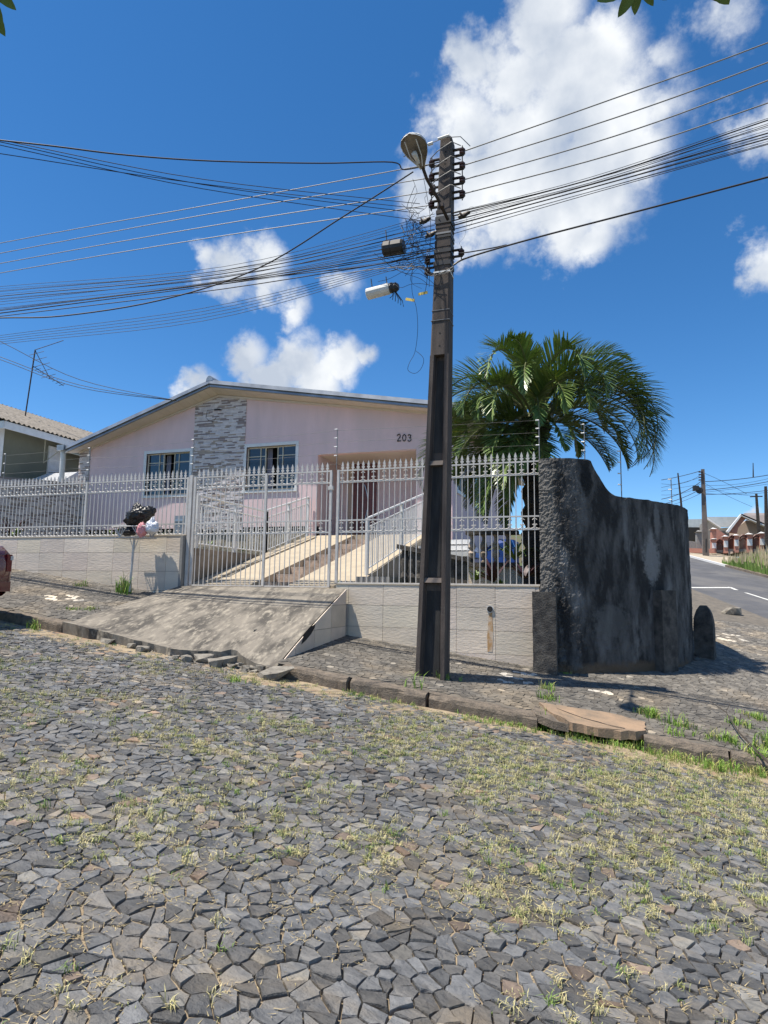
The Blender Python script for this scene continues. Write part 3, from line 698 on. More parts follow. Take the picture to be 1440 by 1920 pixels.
# ---------------------------------------------------------------- fences and gate
def spear_mesh():
    o = [(0, .150), (.013, .11), (.022, .078), (.009, .060), (.027, .050), (.027, .034), (.012, .024), (.009, .0)]
    prof = [(x, z) for x, z in o]+[(-x, z) for x, z in reversed(o[1:])]
    return prof
SP = spear_mesh()
def bar(x, z0, z1, spear, tipz, par, wd=.0058):
    mb = MB().box(x-wd, x+wd, 9.63-wd, 9.63+wd, z0, z1)
    if spear: mb.prism([(x+a, 9.624, tipz+b) for a, b in SP], (0, .012, 0))
    return mb.obj('bar', M['gatepaint'], par)
def scroll_mesh():
    mb = MB(); r = .0062; mb.tube([(0, 0, .0), (0, 0, .19)], .0075, 4)
    def arc(cx, cz, R_, a0, a1, n=7): return [(cx+R_*math.cos(rad(a0+(a1-a0)*i/n)), 0, cz+R_*math.sin(rad(a0+(a1-a0)*i/n))) for i in range(n+1)]
    for s in (-1, 1):
        mb.tube(arc(s*.043, .045, .036, -90, -90+s*-150), r, 4)         # lower cup curling outward
        mb.tube([(0, 0, .035), (s*.018, 0, .060), (s*.036, 0, .066)], r*.9, 4)
        mb.tube([(0, 0, .165), (s*.016, 0, .148), (s*.034, 0, .138)], r*.9, 4)
        mb.tube([(s*.083, 0, .012), (s*.06, 0, .004), (s*.043, 0, .009)], r, 4)
    return mb.mesh('scroll', M['gatepaint'])
SCR = scroll_mesh()
def scrolls(x0, x1, z, par, st):
    x = x0
    while x < x1-.05:
        o = link('scroll', SCR, par); o.location = (x, 9.622, z); x += 2*st
def rail(x0, x1, z, par, wd=.011): MB().box(x0, x1, 9.63-wd, 9.63+wd, z-wd, z+wd).obj('rail', M['gatepaint'], par)
def post(x, z0, z1, wd, par, name='post'): MB().box(x-wd, x+wd, 9.63-wd, 9.63+wd, z0, z1).obj(name, M['gatepaint'], par)
def fence(name, x0, x1, zb, label, posts, double_low=True, cat='fence', low=2.66):
    f = thing(name, ((x0+x1)/2, 9.63, zb), label, cat)
    for z in (3.485, 3.29, 2.66, 2.465): rail(x0, x1, z, f)
    if zb < 2.4: rail(x0, x1, zb, f)
    n = int((x1-x0)/.0905); st = (x1-x0)/n; k = 0
    for i in range(1, n):
        x = x0+i*st; wd_ = .0085 if i % 2 == 0 else .0055
        if any(abs(x-p) < .035 for p in posts): continue
        bar(x, zb, 3.50, True, 3.49, f, wd_ if zb > 9 else .0058)
        if i % 2 == 0:
            for (za_, zc__) in ((3.29, 3.48), (2.47, 2.655)): MB().box(x-.010, x+.010, 9.62, 9.64, za_, zc__).obj('sleeve', M['gatepaint'], f)
    scrolls(x0+st, x1, 3.295, f, st); scrolls(x0+st, x1, 2.47, f, st)
    for p in posts: post(p, zb, 3.5, .02, f)
    return f
fence('iron_fence', -14.4, -6.98, 2.455, 'low white spear-topped iron fence on the long tiled wall left of the gate', [-14.38, -11.75, -9.28, -7.0])
gate = fence('iron_gate', -6.87, -4.19, 1.575, 'white spear-topped iron double gate at the top of the driveway', [-6.85, -5.42, -4.21], cat='gate')
fr = fence('iron_fence', -4.10, -.83, 1.645, 'tall white spear-topped iron fence on tiled wall behind the pole', [-4.08])
post(-6.93, 1.45, 3.53, .032, gate, 'hinge_post')
MB().box(-4.25, -4.17, 9.6, 9.66, 3.17, 3.23).obj('lock', M['gatepaint'], gate)
MB().box(-6.9, -4.12, 9.5, 9.74, 1.50, 1.548).obj('threshold', M['bandconc'], gate)
# electric fence posts and wires
def efence(x, y, z0, z1, n, label, par_y=None):
    t = thing('electric_fence_post', (x, y, z0), label, 'electric fence', 'electric fence posts')
    MB().tube([(x, y, z0), (x, y, z1)], .008, 6).obj('rod', M['alu'], t)
    for i in range(n):
        z = z1-.01-i*(z1-z0-.15)/(n-.3); MB().lathe((x-.05, y, z), [(.008, 0), (.013, .012), (.008, .024), (.013, .04), (.008, .055)], 6, 'X').obj('insulator', M['white'], t)
    return t
def wire(name, pts, r, m, label, cat, group=None, seg=14, n=4):
    """smooth curve through 3 or more world points"""
    P = [Vector(p) for p in pts]; out = []
    if len(P) == 3:   # quadratic through the three points (parameter by chord)
        l1 = (P[1]-P[0]).length; l2 = (P[2]-P[1]).length; t1 = l1/(l1+l2)
        for i in range(seg+1):
            t = i/seg
            a = (t-t1)*(t-1)/(t1); b = t*(t-1)/(t1*(t1-1)); c = t*(t-t1)/(1-t1)
            out.append(P[0]*a+P[1]*b+P[2]*c)
    elif len(P) == 2: out = [P[0].lerp(P[1], i/4) for i in range(5)]
    else:
        for i in range(len(P)-1):
            p0 = P[max(i-1, 0)]; p1 = P[i]; p2 = P[i+1]; p3 = P[min(i+2, len(P)-1)]
            for k in range(6):
                t = k/6; out.append(.5*((2*p1)+(-p0+p2)*t+(2*p0-5*p1+4*p2-p3)*t*t+(-p0+3*p1-3*p2+p3)*t**3))
        out.append(P[-1])
    return MB().tube(out, r, n).obj(name, M[m], None, smooth=False, fix=False, label=label, cat=cat, group=group)
e1 = efence(-4.12, 9.63, 3.5, 4.20, 4, 'electric fence post beside the gate lock with four insulators')
e0 = efence(-6.93, 9.63, 3.5, 4.20, 4, 'electric fence post over the gate hinge before the stone panel')
e2 = efence(-.84, 9.63, 3.5, 4.12, 4, 'electric fence post at the right end of the tall fence')
e3 = efence(-.20, 9.98, 3.45, 4.1, 4, 'electric fence post on the mouldy wall before the palm')
e4 = efence(.32, 10.42, 2.95, 3.75, 4, 'electric fence post in the wall notch against the sky')
e5 = efence(1.22, 12.4, 2.95, 3.6, 3, 'leaning electric fence post over the far end of the mouldy wall')
el = efence(-9.28, 9.63, 3.5, 4.18, 4, 'electric fence post over the left fence before the corner stone cladding')
el0 = efence(-11.42, 9.63, 3.5, 4.18, 3, 'electric fence post at the far left of the left fence')
for k in range(4):
    z = 4.17-k*.19
    for a, b in ((-14.4, -9.28), (-9.28, -6.93), (-6.93, -4.12), (-4.12, -.86)):
        zb = z; za = z
        wire('fence_wire', [(a, 9.63, za), ((a+b)/2, 9.63, (za+zb)/2-.035), (b, 9.63, zb-(.06 if b == -.86 else 0))], .0022, 'alu', 'thin electric fence strand above the iron fence', 'wire', 'electric fence strands', 6, 3)
# ---------------------------------------------------------------- corner wall
cw = thing('corner_wall', (0, 10, .4), 'tall rounded corner wall of blackened mouldy plaster', 'wall')
pts = []; 
for (x0, y0), (x1, y1) in zip(WALLPATH[:-1], WALLPATH[1:]):
    l = math.hypot(x1-x0, y1-y0); n = max(1, int(l/(.016 if x1 < -.2 else .035 if y1 < 13 else .4)))
    for i in range(n): pts.append((x0+(x1-x0)*i/n, y0+(y1-y0)*i/n))
pts.append(WALLPATH[-1])
for _ in range(3): pts = [pts[0]]+[((pts[i-1][0]+pts[i][0]*2+pts[i+1][0])/4, (pts[i-1][1]+pts[i][1]*2+pts[i+1][1])/4) for i in range(1, len(pts)-1)]+[pts[-1]]
def wtop(x, y):
    if y > 10.6: return 2.97+.0*(y)
    if x < -.12: return 3.50
    if x < .24: 
        t = (x+.12)/.36; return 3.50-.52*(math.sin(t*1.5708)**.9)*(.85+.15*t)
    return 2.98
vs = []; fs = []; H = 150; nn = len(pts)
for i, (x, y) in enumerate(pts):
    a = pts[max(i-1, 0)]; b = pts[min(i+1, nn-1)]; d = Vector((b[0]-a[0], b[1]-a[1], 0)).normalized(); nrm = Vector((d.y, -d.x, 0))
    zb = sw(x, y)-.15; zt = wtop(x, y)+.012*noise.noise(Vector((x*6, y*6, 0)))
    for j in range(H+1):
        z = zb+(zt-zb)*j/H
        e = .013*noise.fractal(Vector((x*30, y*30, z*30)), .8, 2, 3)+.010*noise.noise(Vector((x*11, y*11, z*11)))
        e += .012*noise.noise(Vector((x*1.3, y*1.3, z*1.1)))
        rough_k = 1.15 if x < -.5 else .5
        if z < zb+.5: e += .035*noise.noise(Vector((x*5, y*5, z*5)))
        p = Vector((x, y, z))+nrm*(e*rough_k); vs.append(tuple(p))
fs = [(i*(H+1)+j, (i+1)*(H+1)+j, (i+1)*(H+1)+j+1, i*(H+1)+j+1) for i in range(nn-1) for j in range(H)]
o = len(vs)
for i, (x, y) in enumerate(pts):
    a = pts[max(i-1, 0)]; b = pts[min(i+1, nn-1)]; d = Vector((b[0]-a[0], b[1]-a[1], 0)).normalized(); nrm = Vector((d.y, -d.x, 0))
    zt = wtop(x, y); q = Vector((x, y, 0))-nrm*.18; vs += [(q.x, q.y, zt), (q.x, q.y, sw(x, y)-.2)]
for i in range(nn-1):
    fs += [(i*(H+1)+H, (i+1)*(H+1)+H, o+2*(i+1), o+2*i), (o+2*i, o+2*i+2, o+2*i+3, o+2*i+1)]
fs.append(tuple([0]+[H*k//6 for k in range(1, 7)]+[o, o+1]))
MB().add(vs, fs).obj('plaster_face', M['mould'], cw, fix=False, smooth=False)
def pilaster(cx, cy, w, dd, ang, zt, rnd, par):
    K = 14; vs = []; fs = []; rr_ = random.Random(int(cx*100)+50)
    m = 12
    for j in range(K+1):
        z0 = sw(cx, cy)-.15; z = z0+(zt-z0)*j/K
        k = 1.0 if not rnd or j < K-5 else math.sqrt(max(.02, 1-((j-(K-5))/5.3)**2))
        for i in range(m):
            a = 6.283*(i+.5)/m; c_, s_ = math.cos(a), math.sin(a); q = max(abs(c_), abs(s_)); ex = c_/q*w/2*k; ey = s_/q*dd/2*k
            e = 1+.05*noise.noise(Vector((ex*20+cx*9, ey*20, z*9)))
            ex *= e; ey *= e
            vs.append((cx+ex*math.cos(ang)-ey*math.sin(ang), cy+ex*math.sin(ang)+ey*math.cos(ang), z))
    for j in range(K):
        for i in range(m): fs.append((j*m+i, j*m+(i+1) % m, (j+1)*m+(i+1) % m, (j+1)*m+i))
    fs.append(tuple(K*m+i for i in range(m)))
    MB().add(vs, fs).obj('buttress', M['mould2'], par)
pilaster(-.775, 9.40, .32, .28, 0, 1.55, False, cw)
pilaster(.86, 10.70, .34, .24, rad(50), 1.60, False, cw)
pilaster(1.62, 12.15, .26, .3, rad(75), 1.36, True, cw)
# ---------------------------------------------------------------- house
house = thing('house', (-9, 14.7, 3.1), 'single-storey pink rendered house with low gable roof', 'house')
YW = 14.7; XL, XRH, XRG = -14.12, -3.3, -9.84
def eaveW(x): return 6.80+(x-XRG)*(.285 if x < XRG else -.158)
W1 = (onY(276, 848, YW).x, onY(357, 848, YW).x, onY(316, 927, YW).z, onY(316, 849, YW).z)
W2 = (onY(463, 838, YW).x, onY(555, 838, YW).x, onY(510, 917, YW).z, onY(510, 836, YW).z)
PX0, PX1, PZ1 = -6.82, -4.2, 4.95
def wallpoly(x0, x1, z0, z1f):   # vertical slab piece with sloping top
    n = max(1, int((x1-x0)/.6)); mb = MB()
    return mb
def wslab(x0, x1, z0, z1=None, y0=YW, th=.2):
    mb = MB(); xs_ = [x0]+([XRG] if x0 < XRG < x1 else [])+[x1]
    for a, b in zip(xs_[:-1], xs_[1:]):
        ta = z1 if z1 else eaveW(a); tb = z1 if z1 else eaveW(b)
        mb.hexa([(a, y0, z0), (b, y0, z0), (b, y0+th, z0), (a, y0+th, z0), (a, y0, ta), (b, y0, tb), (b, y0+th, tb), (a, y0+th, ta)])
    return mb
mb = MB()
def addslab(*a, **k):
    m_ = wslab(*a, **k); mb.add(m_.v, m_.f)
SX0, SX1 = -10.58, -8.96   # stone panel
zb = 3.12
addslab(XL, W1[0], zb); addslab(W1[0], W1[1], zb, W1[2]); addslab(W1[0], W1[1], W1[3])
addslab(W1[1], W2[0], zb)
addslab(W2[0], W2[1], zb, W2[2]); addslab(W2[0], W2[1], W2[3])
addslab(W2[1], PX0, zb); addslab(PX0, PX1, PZ1); addslab(PX1, XRH, 2.0)
mb.obj('front_wall', M['pink'], house)
# side wall (right) with two windows
mb = MB(); ez = eaveW(XRH)
sw_w = [(15.2, 16.4, 4.0, 5.3), (17.4, 19.4, 3.9, 5.2)]
yy = YW+.2
for (a, b, c, d) in sw_w:
    mb.box(XRH-.2, XRH, yy, a, 1.6, ez); mb.box(XRH-.2, XRH, a, b, 1.6, c); mb.box(XRH-.2, XRH, a, b, d, ez); yy = b
mb.box(XRH-.2, XRH, yy, 25, 1.6, ez)
mb.obj('side_wall', M['pink'], house)
MB().box(XL, XRH-.2, 24.8, 25, 1.6, 5.8).box(XL, XL+.2, YW+.2, 24.8, 1.6, 5.5).obj('back_wall', M['pink'], house)
# foundation
MB().box(XL, PX0, YW+.04, YW+.22, 1.8, 3.02).obj('foundation', M['found'], house)
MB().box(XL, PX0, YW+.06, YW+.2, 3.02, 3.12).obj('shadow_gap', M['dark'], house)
# window builder on Y plane
def window_front(x0, x1, z0, z1, par, lab=None):
    y = YW
    fr_ = MB()
    t = .085
    fr_.box(x0-t, x1+t, y-.02, y+.05, z1, z1+t).box(x0-t, x1+t, y-.035, y+.06, z0-t, z0).box(x0-t, x0, y-.02, y+.05, z0, z1).box(x1, x1+t, y-.02, y+.05, z0, z1)
    w = fr_.obj('window', M['white'], par)
    f = MB(); q = .028; yf = y+.07
    f.box(x0, x1, yf, yf+.05, z0, z0+q).box(x0, x1, yf, yf+.05, z1-q, z1).box(x0, x0+q, yf, yf+.05, z0, z1).box(x1-q, x1, yf, yf+.05, z0, z1)
    xw = x1-x0; lx0, lx1 = x0+xw*.36, x0+xw*.62
    for xx in (x0+xw*.27, x0+xw*.37, x0+xw*.62, x0+xw*.72): f.box(xx-q*.4, xx+q*.4, yf-.01, yf+.04, z0, z1)
    hz = z1-z0
    for zz in (.26, .78):
        f.box(x0, lx0, yf-.005, yf+.035, z0+hz*zz-.01, z0+hz*zz+.01); f.box(lx1, x1, yf-.005, yf+.035, z0+hz*zz-.01, z0+hz*zz+.01)
    f.obj('frame', M['frame'], w)
    for (a, b) in ((x0+q, x0+xw*.27), (x0+xw*.27, lx0), (lx1, x0+xw*.72), (x0+xw*.72, x1-q)):
        for (c, d) in ((0, .26), (.26, .78), (.78, 1)):
            MB().box(a+.006, b-.006, yf+.012, yf+.018, z0+hz*c+.012, z0+hz*d-.012).obj('pane', M['glass'], w)
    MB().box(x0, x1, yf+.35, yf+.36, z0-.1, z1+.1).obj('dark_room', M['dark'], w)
    m_ = MB(); a0, a1 = lx0-.02, lx0+.14
    pts_ = [(a0+(a1-a0)*i/12, yf+.16+.025*math.sin(i*1.9)) for i in range(13)]
    m_.add([(x, yy_, z0+.02) for x, yy_ in pts_]+[(x, yy_, z1-.02) for x, yy_ in pts_], [(i, i+1, 14+i, 13+i) for i in range(12)]).obj('curtain', M['curtain'], w, fix=False)
    MB().box(x0+.02, x1-.02, y-.045, y+.03, z0-.012, z0-.002).obj('sill', M['lid'], w)
    return w
window_front(*W1, house); window_front(*W2, house)
for (a, b, c, d) in sw_w:
    x = XRH; t = .09
    w = MB().box(x-.03, x+.03, a-t, b+t, d, d+t).box(x-.03, x+.03, a-t, b+t, c-t, c).box(x-.03, x+.03, a-t, a, c, d).box(x-.03, x+.03, b, b+t, c, d).obj('window', M['white'], house)
    f = MB(); 
    for k in range(5): yk = a+(b-a)*k/4; f.box(x-.09, x-.05, yk-.015, yk+.015, c, d)
    for zz in (c+.01, c+.35*(d-c), d-.01): f.box(x-.09, x-.05, a, b, zz-.012, zz+.012)
    f.obj('frame', M['frame'], w)
    for k in range(4):
        MB().box(x-.075, x-.07, a+(b-a)*k/4+.01, a+(b-a)*(k+1)/4-.01, c+.01, d-.01).obj('pane', M['glass'], w)
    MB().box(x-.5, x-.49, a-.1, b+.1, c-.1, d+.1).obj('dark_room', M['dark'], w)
# porch
pz = 2.86
MB().box(PX0-.2, PX0, YW+.2, 16.1, pz, PZ1+.2).box(PX1, PX1+.2, YW+.2, 16.1, pz, PZ1+.2).box(PX0, PX1, 16.1, 16.3, pz, PZ1+.2).obj('porch_wall', M['porchwall'], house)
MB().box(PX0, PX1, YW+.2, 16.1, PZ1+.0, PZ1+.1).obj('porch_ceiling', M['soffit'], house)
MB().box(PX0, PX1, YW-.1, 16.1, pz-.3, pz).obj('porch_floor', M['granite'], house)
for s, xx in ((0, PX0-.0), (1, PX1)):
    MB().box(xx-.0 if s else xx-.2, xx+.2 if s else xx, YW+.004, YW+.2, 2.0 if s else pz, 3.12).obj('porch_pier', M['pink'], house)
dl = onY(664, 930, 16.1).x; dr = onY(706, 930, 16.1).x; dt = onY(680, 862, 16.1).z
dr_ = MB().box(dl, dr, 16.04, 16.09, pz, dt).obj('door', M['door'], house)
for k in range(4):
    z0 = pz+.12+k*(dt-pz-.2)/4
    MB().box(dl+.1, dr-.1, 16.025, 16.045, z0, z0+(dt-pz-.2)/4-.08).obj('door_panel', M['door'], dr_)
MB().tube([(dl+.52*(dr-dl)+.11*math.sin(i/8*3.1416), 16.0, pz+.45+i*.13) for i in range(9)], .012, 6).obj('handle', M['steel'], dr_)
MB().box(dl-.16, dl-.0, 16.06, 16.1, pz, dt).obj('side_light', M['beige'], house)
MB().box(dl+.05, dl+.2, 15.96, 16.08, dt-.3, dt-.26).obj('door_lamp', M['white'], house)
# roof: sheet roof with deep box gutter edge and pvc soffit
YF_ = 14.22
def rz_top(x): return 7.03+(x-XRG)*(.322 if x < XRG else -.175)
XE0, XE1 = -14.62, -2.75
mb = MB()
for a, b in ((XE0, XRG), (XRG, XE1)):
    mb.hexa([(a, YF_+.04, rz_top(a)-.05), (b, YF_+.04, rz_top(b)-.05), (b, 25.3, rz_top(b)-.05), (a, 25.3, rz_top(a)-.05),
             (a, YF_+.04, rz_top(a)-.01), (b, YF_+.04, rz_top(b)-.01), (b, 25.3, rz_top(b)-.01), (a, 25.3, rz_top(a)-.01)])
mb.obj('roof', M['zinc'], house)
for nm, (d0, d1, y0, y1, m_) in {'verge_flashing': (.03, -.075, YF_-.03, YF_+.05, 'zinc'), 'verge_gutter': (-.085, -.155, YF_-.01, YF_+.06, 'zinc')}.items():
    for a, b in ((XE0, XRG-.004), (XRG+.004, XE1)):
        MB().hexa([(a, y0, rz_top(a)+d1), (b, y0, rz_top(b)+d1), (b, y1, rz_top(b)+d1), (a, y1, rz_top(a)+d1), (a, y0+.02, rz_top(a)+d0), (b, y0+.02, rz_top(b)+d0), (b, y1+.02, rz_top(b)+d0), (a, y1+.02, rz_top(a)+d0)]).obj(nm, M[m_], house)
# soffit boards (each board one part), running across the overhang
def soff(x0, x1):
    n = max(2, int(abs(x1-x0)/.2))
    for i in range(n):
        a = x0+(x1-x0)*i/n+.003; b = x0+(x1-x0)*(i+1)/n-.003
        MB().hexa([(a, YF_+.055, rz_top(a)-.165), (b, YF_+.055, rz_top(b)-.165), (b, YW, eaveW(b)-.02), (a, YW, eaveW(a)-.02),
                   (a, YF_+.055, rz_top(a)-.15), (b, YF_+.055, rz_top(b)-.15), (b, YW, eaveW(b)), (a, YW, eaveW(a))]).obj('soffit_board', M['soffit'], house)
soff(XE0+.02, XRG); soff(XRG, XE1)
for a, b in ((XL-.4, XRG), (XRG, XRH+.45)):
    MB().hexa([(a, YW-.045, eaveW(a)-.075), (b, YW-.045, eaveW(b)-.075), (b, YW-.002, eaveW(b)-.075), (a, YW-.002, eaveW(a)-.075), (a, YW-.045, eaveW(a)-.022), (b, YW-.045, eaveW(b)-.022), (b, YW-.002, eaveW(b)-.022), (a, YW-.002, eaveW(a)-.022)]).obj('soffit_trim', M['soffit'], house)
MB().hexa([(XRH, YW, eaveW(XRH)-.04), (XE1, YW, eaveW(XE1)-.04), (XE1, 25.2, eaveW(XE1)-.04), (XRH, 25.2, eaveW(XRH)-.04), (XRH, YW, eaveW(XRH)-.02), (XE1, YW, eaveW(XE1)-.02), (XE1, 25.2, eaveW(XE1)-.02), (XRH, 25.2, eaveW(XRH)-.02)]).obj('side_soffit', M['soffit'], house)
# ridge cap half-round
MB().prism([(XRG+.10*math.cos(a*3.1416/8), YF_-.02, rz_top(XRG)-.0+.14*math.sin(a*3.1416/8)) for a in range(9)], (0, 11, 0)).obj('ridge_cap', M['zinc'], house)
# stacked stone
def strips(x0, x1, z0, ztopf, y, par, axis, nparts, seed, stuff='stone_strips'):
    r = random.Random(seed); z = z0; rest = MB(); cnt = 0; hrow = .036
    top = max(ztopf(x0), ztopf((x0+x1)/2), ztopf(x1), ztopf(clamp(XRG, min(x0, x1), max(x0, x1))))
    while z < top:
        x = x0-r.uniform(0, .2)
        while x < x1:
            l = r.uniform(.12, .32); a, b = max(x, x0), min(x+l, x1); x += l
            zt = min(z+hrow-.002, ztopf((a+b)/2)-.03)
            if b-a < .03 or zt-z < .012: continue
            k = r.random(); v = r.uniform(.85, 1.0)
            t = (.80*v, .75*v, .74*v) if k < .66 else ((.36*v, .30*v, .29*v) if k < .86 else (.50*v, .42*v, .35*v))
            d = r.uniform(.008, .026); m_ = MB() if cnt < nparts else rest
            if axis == 'X': m_.box(a+.001, b-.001, y-d, y, z, zt, t)
            else: m_.box(y-.0, y+d, a+.001, b-.001, z, zt, t)
            if cnt < nparts: m_.obj('stone_strip', M['strip'], par)
            cnt += 1
        z += hrow
    if rest.v: rest.obj(stuff, M['strip'], par, fix=False, kind='stuff')
strips(SX0, SX1, 3.06, eaveW, YW-.001, house, 'X', 300, 31)
strips(-14.52, -14.12, 3.06, lambda x: 5.55, YW-.001, house, 'X', 0, 32, 'corner_strips')
MB().box(-14.52, -14.125, YW, YW+.3, 2.2, 5.52).obj('corner_pier', M['greyrender'], house)
# house number
def digits(par):
    x = onY(745, 822, YW).x; zz = onY(750, 821, YW).z
    shapes = {'2': [(.0, .13), (.02, .165), (.055, .17), (.08, .14), (.07, .10), (.01, .02), (.0, .0), (.085, .0), (.09, .02)],
              '0': [(.045, .17), (.01, .14), (.0, .085), (.01, .03), (.045, 0), (.08, .03), (.09, .085), (.08, .14), (.045, .17)],
              '3': [(.0, .15), (.04, .17), (.08, .14), (.07, .10), (.03, .09), (.075, .075), (.085, .035), (.05, .0), (.0, .02)]}
    for k, ch in enumerate('203'):
        ox = x+k*.135; oz = zz-.08-k*.012
        MB().tube([(ox+a*1.0, YW-.012, oz+b*1.0) for a, b in shapes[ch]], .013, 5).obj('digit', M['black'], par)
digits(house)
# wall camera / lamp on stone panel
c = onY(412, 769, YW-.05)
MB().tube([(c.x, YW-.02, c.z+.02), (c.x-.02, YW-.14, c.z), (c.x-.1, YW-.16, c.z-.01)], .022, 7).obj('security_light', M['black'], house)
c = onY(388, 780, YW-.03)
MB().tube([(c.x+.2, YW-.03, c.z+.16), (c.x, YW-.03, c.z+.16), (c.x-.03, YW-.03, c.z-.04), (c.x+.06, YW-.03, c.z-.13), (c.x+.2, YW-.03, c.z-.18), (c.x+.3, YW-.03, c.z-.06)], .007, 4).obj('loose_cable', M['black'], house)
# downpipe
MB().tube([(-14.75, 14.3, 5.50), (-14.75, 14.3, 5.35), (-14.75, 14.35, 2.3)], .075, 12).obj('downpipe', M['pvc'], house, smooth=True)
MB().box(-14.85, -14.60, 14.15, 14.4, 5.40, 5.56).obj('gutter_box', M['zinc'], house)
# meter box
c = onY(337, 978, 12.6)
mbx = thing('letter_box', (c.x, 12.6, c.z-.3), 'grey metal letter box on the garden edge below the left window', 'letter box')
MB().box(c.x-.16, c.x+.16, 12.6, 12.85, c.z-.3, c.z+.14).obj('box', M['zinc'], mbx)
MB().box(c.x-.13, c.x+.1, 12.57, 12.6, c.z+.0, c.z+.05).obj('flap', M['steel'], mbx)
MB().box(c.x-.05, c.x+.05, 12.65, 12.8, 2.1, c.z-.3).obj('stand', M['zinc'], mbx)
# ---------------------------------------------------------------- stairs, ramps, garden
steps = thing('front_steps', (-5, 11, 1.6), 'granite block steps between two pale concrete ramps behind the gate', 'steps')
def gr(y): return 1.6+.262*(y-9.72)
for (a, b, th) in ((-6.92, -5.70, .12), (-4.98, -3.80, .12)):
    MB().hexa([(a, 9.72, 1.2), (b, 9.72, 1.2), (b, 14.5, 1.2), (a, 14.5, 1.2), (a, 9.72, gr(9.72)), (b, 9.72, gr(9.72)), (b, 14.5, gr(14.5)), (a, 14.5, gr(14.5))]).obj('ramp', M['bandconc'], steps)
MB().hexa([(-6.62, 9.8, gr(9.8)+.0), (-6.56, 9.8, gr(9.8)), (-6.56, 14.2, gr(14.2)), (-6.62, 14.2, gr(14.2)), (-6.62, 9.8, gr(9.8)+.035), (-6.56, 9.8, gr(9.8)+.035), (-6.56, 14.2, gr(14.2)+.035), (-6.62, 14.2, gr(14.2)+.035)]).obj('ramp_rib', M['bandconc'], steps)
rs = random.Random(8)
for k in range(8):
    y = 10.0+k*.58; z0 = 1.50+k*.152; x = -5.69
    while x < -5.0:
        l = rs.uniform(.2, .38); b = min(x+l, -4.99); t = rs.uniform(.75, 1.15)
        MB().box(x, b-.008, y+rs.uniform(0, .01), y+.6, z0-.2, z0+.15, (t, t*.97, t*.94)).obj('step_block', M['granite'], steps); x = b
MB().box(-6.92, -3.8, 14.5, 14.8, 1.8, 2.858).obj('landing', M['bandconc'], steps)
# retaining wall left + garden soil
ret = MB().hexa([(-7.1, 9.75, 1.3), (-6.94, 9.75, 1.3), (-6.94, 14.6, 1.3), (-7.1, 14.6, 1.3), (-7.1, 9.75, 2.24), (-6.94, 9.75, 2.24), (-6.94, 14.6, 2.24), (-7.1, 14.6, 2.24)]).obj('retaining_wall', M['oldplaster'], None, label='stained low garden retaining wall left of the entrance ramp', cat='wall')
MB().box(-14.4, -7.1, 9.74, 14.74, 1.9, 2.2).obj('garden_bed', M['soil'], None, kind='structure')
MB().box(-3.78, -3.2, 9.74, 14.65, .6, 1.75).obj('side_yard', M['greyrender'], None, kind='structure')
MB().box(-3.2, -.9, 9.74, 14.6, .6, 1.55).obj('yard', M['soil'], None, kind='structure')
# railings
def railing(name, segs, h, label, sp=.11, par_m='white', post_at=()):
    t = thing(name, segs[0][0], label, 'railing')
    for (p, q) in segs:
        p = Vector(p); q = Vector(q); u = Vector((0, 0, 1))
        MB().tube([p+u*h, q+u*h], .022, 6).obj('handrail', M['white'], t)
        MB().tube([p+u*(h-.16), q+u*(h-.16)], .014, 5).obj('top_rail', M['white'], t)
        MB().tube([p+u*.09, q+u*.09], .014, 5).obj('bottom_rail', M['white'], t)
        n = int((q-p).length/sp)
        for i in range(1, n):
            a = p.lerp(q, i/n); MB().box(a.x-.008, a.x+.008, a.y-.008, a.y+.008, a.z+.09, a.z+h-.16).obj('baluster', M['white'], t)
        for k in (0, .5, 1):
            a = p.lerp(q, k); MB().box(a.x-.028, a.x+.028, a.y-.028, a.y+.028, a.z-.05, a.z+h).obj('post', M['white'], t)
    return t
railing('left_railing', [((-7.0, 9.95, 2.24), (-7.0, 12.5, 2.24)), ((-7.0, 12.5, 2.27), (-7.0, 14.6, 2.86))], .98, 'white steel railing along the garden retaining wall and left ramp')
railing('right_railing', [((-3.86, 10.45, 1.80), (-3.86, 14.5, 2.86))], .98, 'white steel railing with dense balusters up the right ramp', sp=.10)
for o_ in [o for o in bpy.data.objects if o.name in ('left_railing', 'right_railing')]: o_.name = 'ramp_railing'
# ---------------------------------------------------------------- boundary stone wall + neighbour
sidew = thing('side_wall', (-14.4, 12, 2.2), 'stone-clad garden side wall below the neighbouring house', 'wall')
MB().hexa([(-14.6, 9.8, 1.6), (-14.4, 9.8, 1.6), (-14.4, 14.68, 1.6), (-14.6, 14.68, 1.6), (-14.6, 9.8, 4.05), (-14.4, 9.8, 4.05), (-14.4, 14.68, 4.5), (-14.6, 14.68, 4.5)]).obj('masonry', M['greyrender'], sidew)
strips(11.2, 14.68, 2.3, lambda y: 4.05+(y-9.8)*.092, -14.4, sidew, 'Y', 250, 33)
nh = thing('neighbour_house', (-18, 16, 3), 'olive-grey neighbour house with corrugated roof beyond the left fence', 'house')
XN = -17.0
def nz_(px, py, X=XN): return onX(px, py, X)
e0 = onX(8, 795, -16.5); e1_ = onX(142, 824, -16.5); ze = (e0.z+e1_.z)/2
yN0, yN1 = e0.y, 24.0
MB().box(XN-6, XN, yN0+.35, yN1, 1.5, ze-.05).obj('wall', M['nwall'], nh)
MB().box(XN-6, XN+.12, yN0+.15, yN0+.35, 1.5, ze-.05).obj('corner_wall', M['white'], nh)
MB().box(-16.52, -16.48, yN0, yN1, ze-.2, ze+.02).obj('fascia', M['white'], nh)
MB().box(-23, -16.5, yN0-.02, yN0+.02, ze-.2, ze+.02).obj('fascia', M['white'], nh)
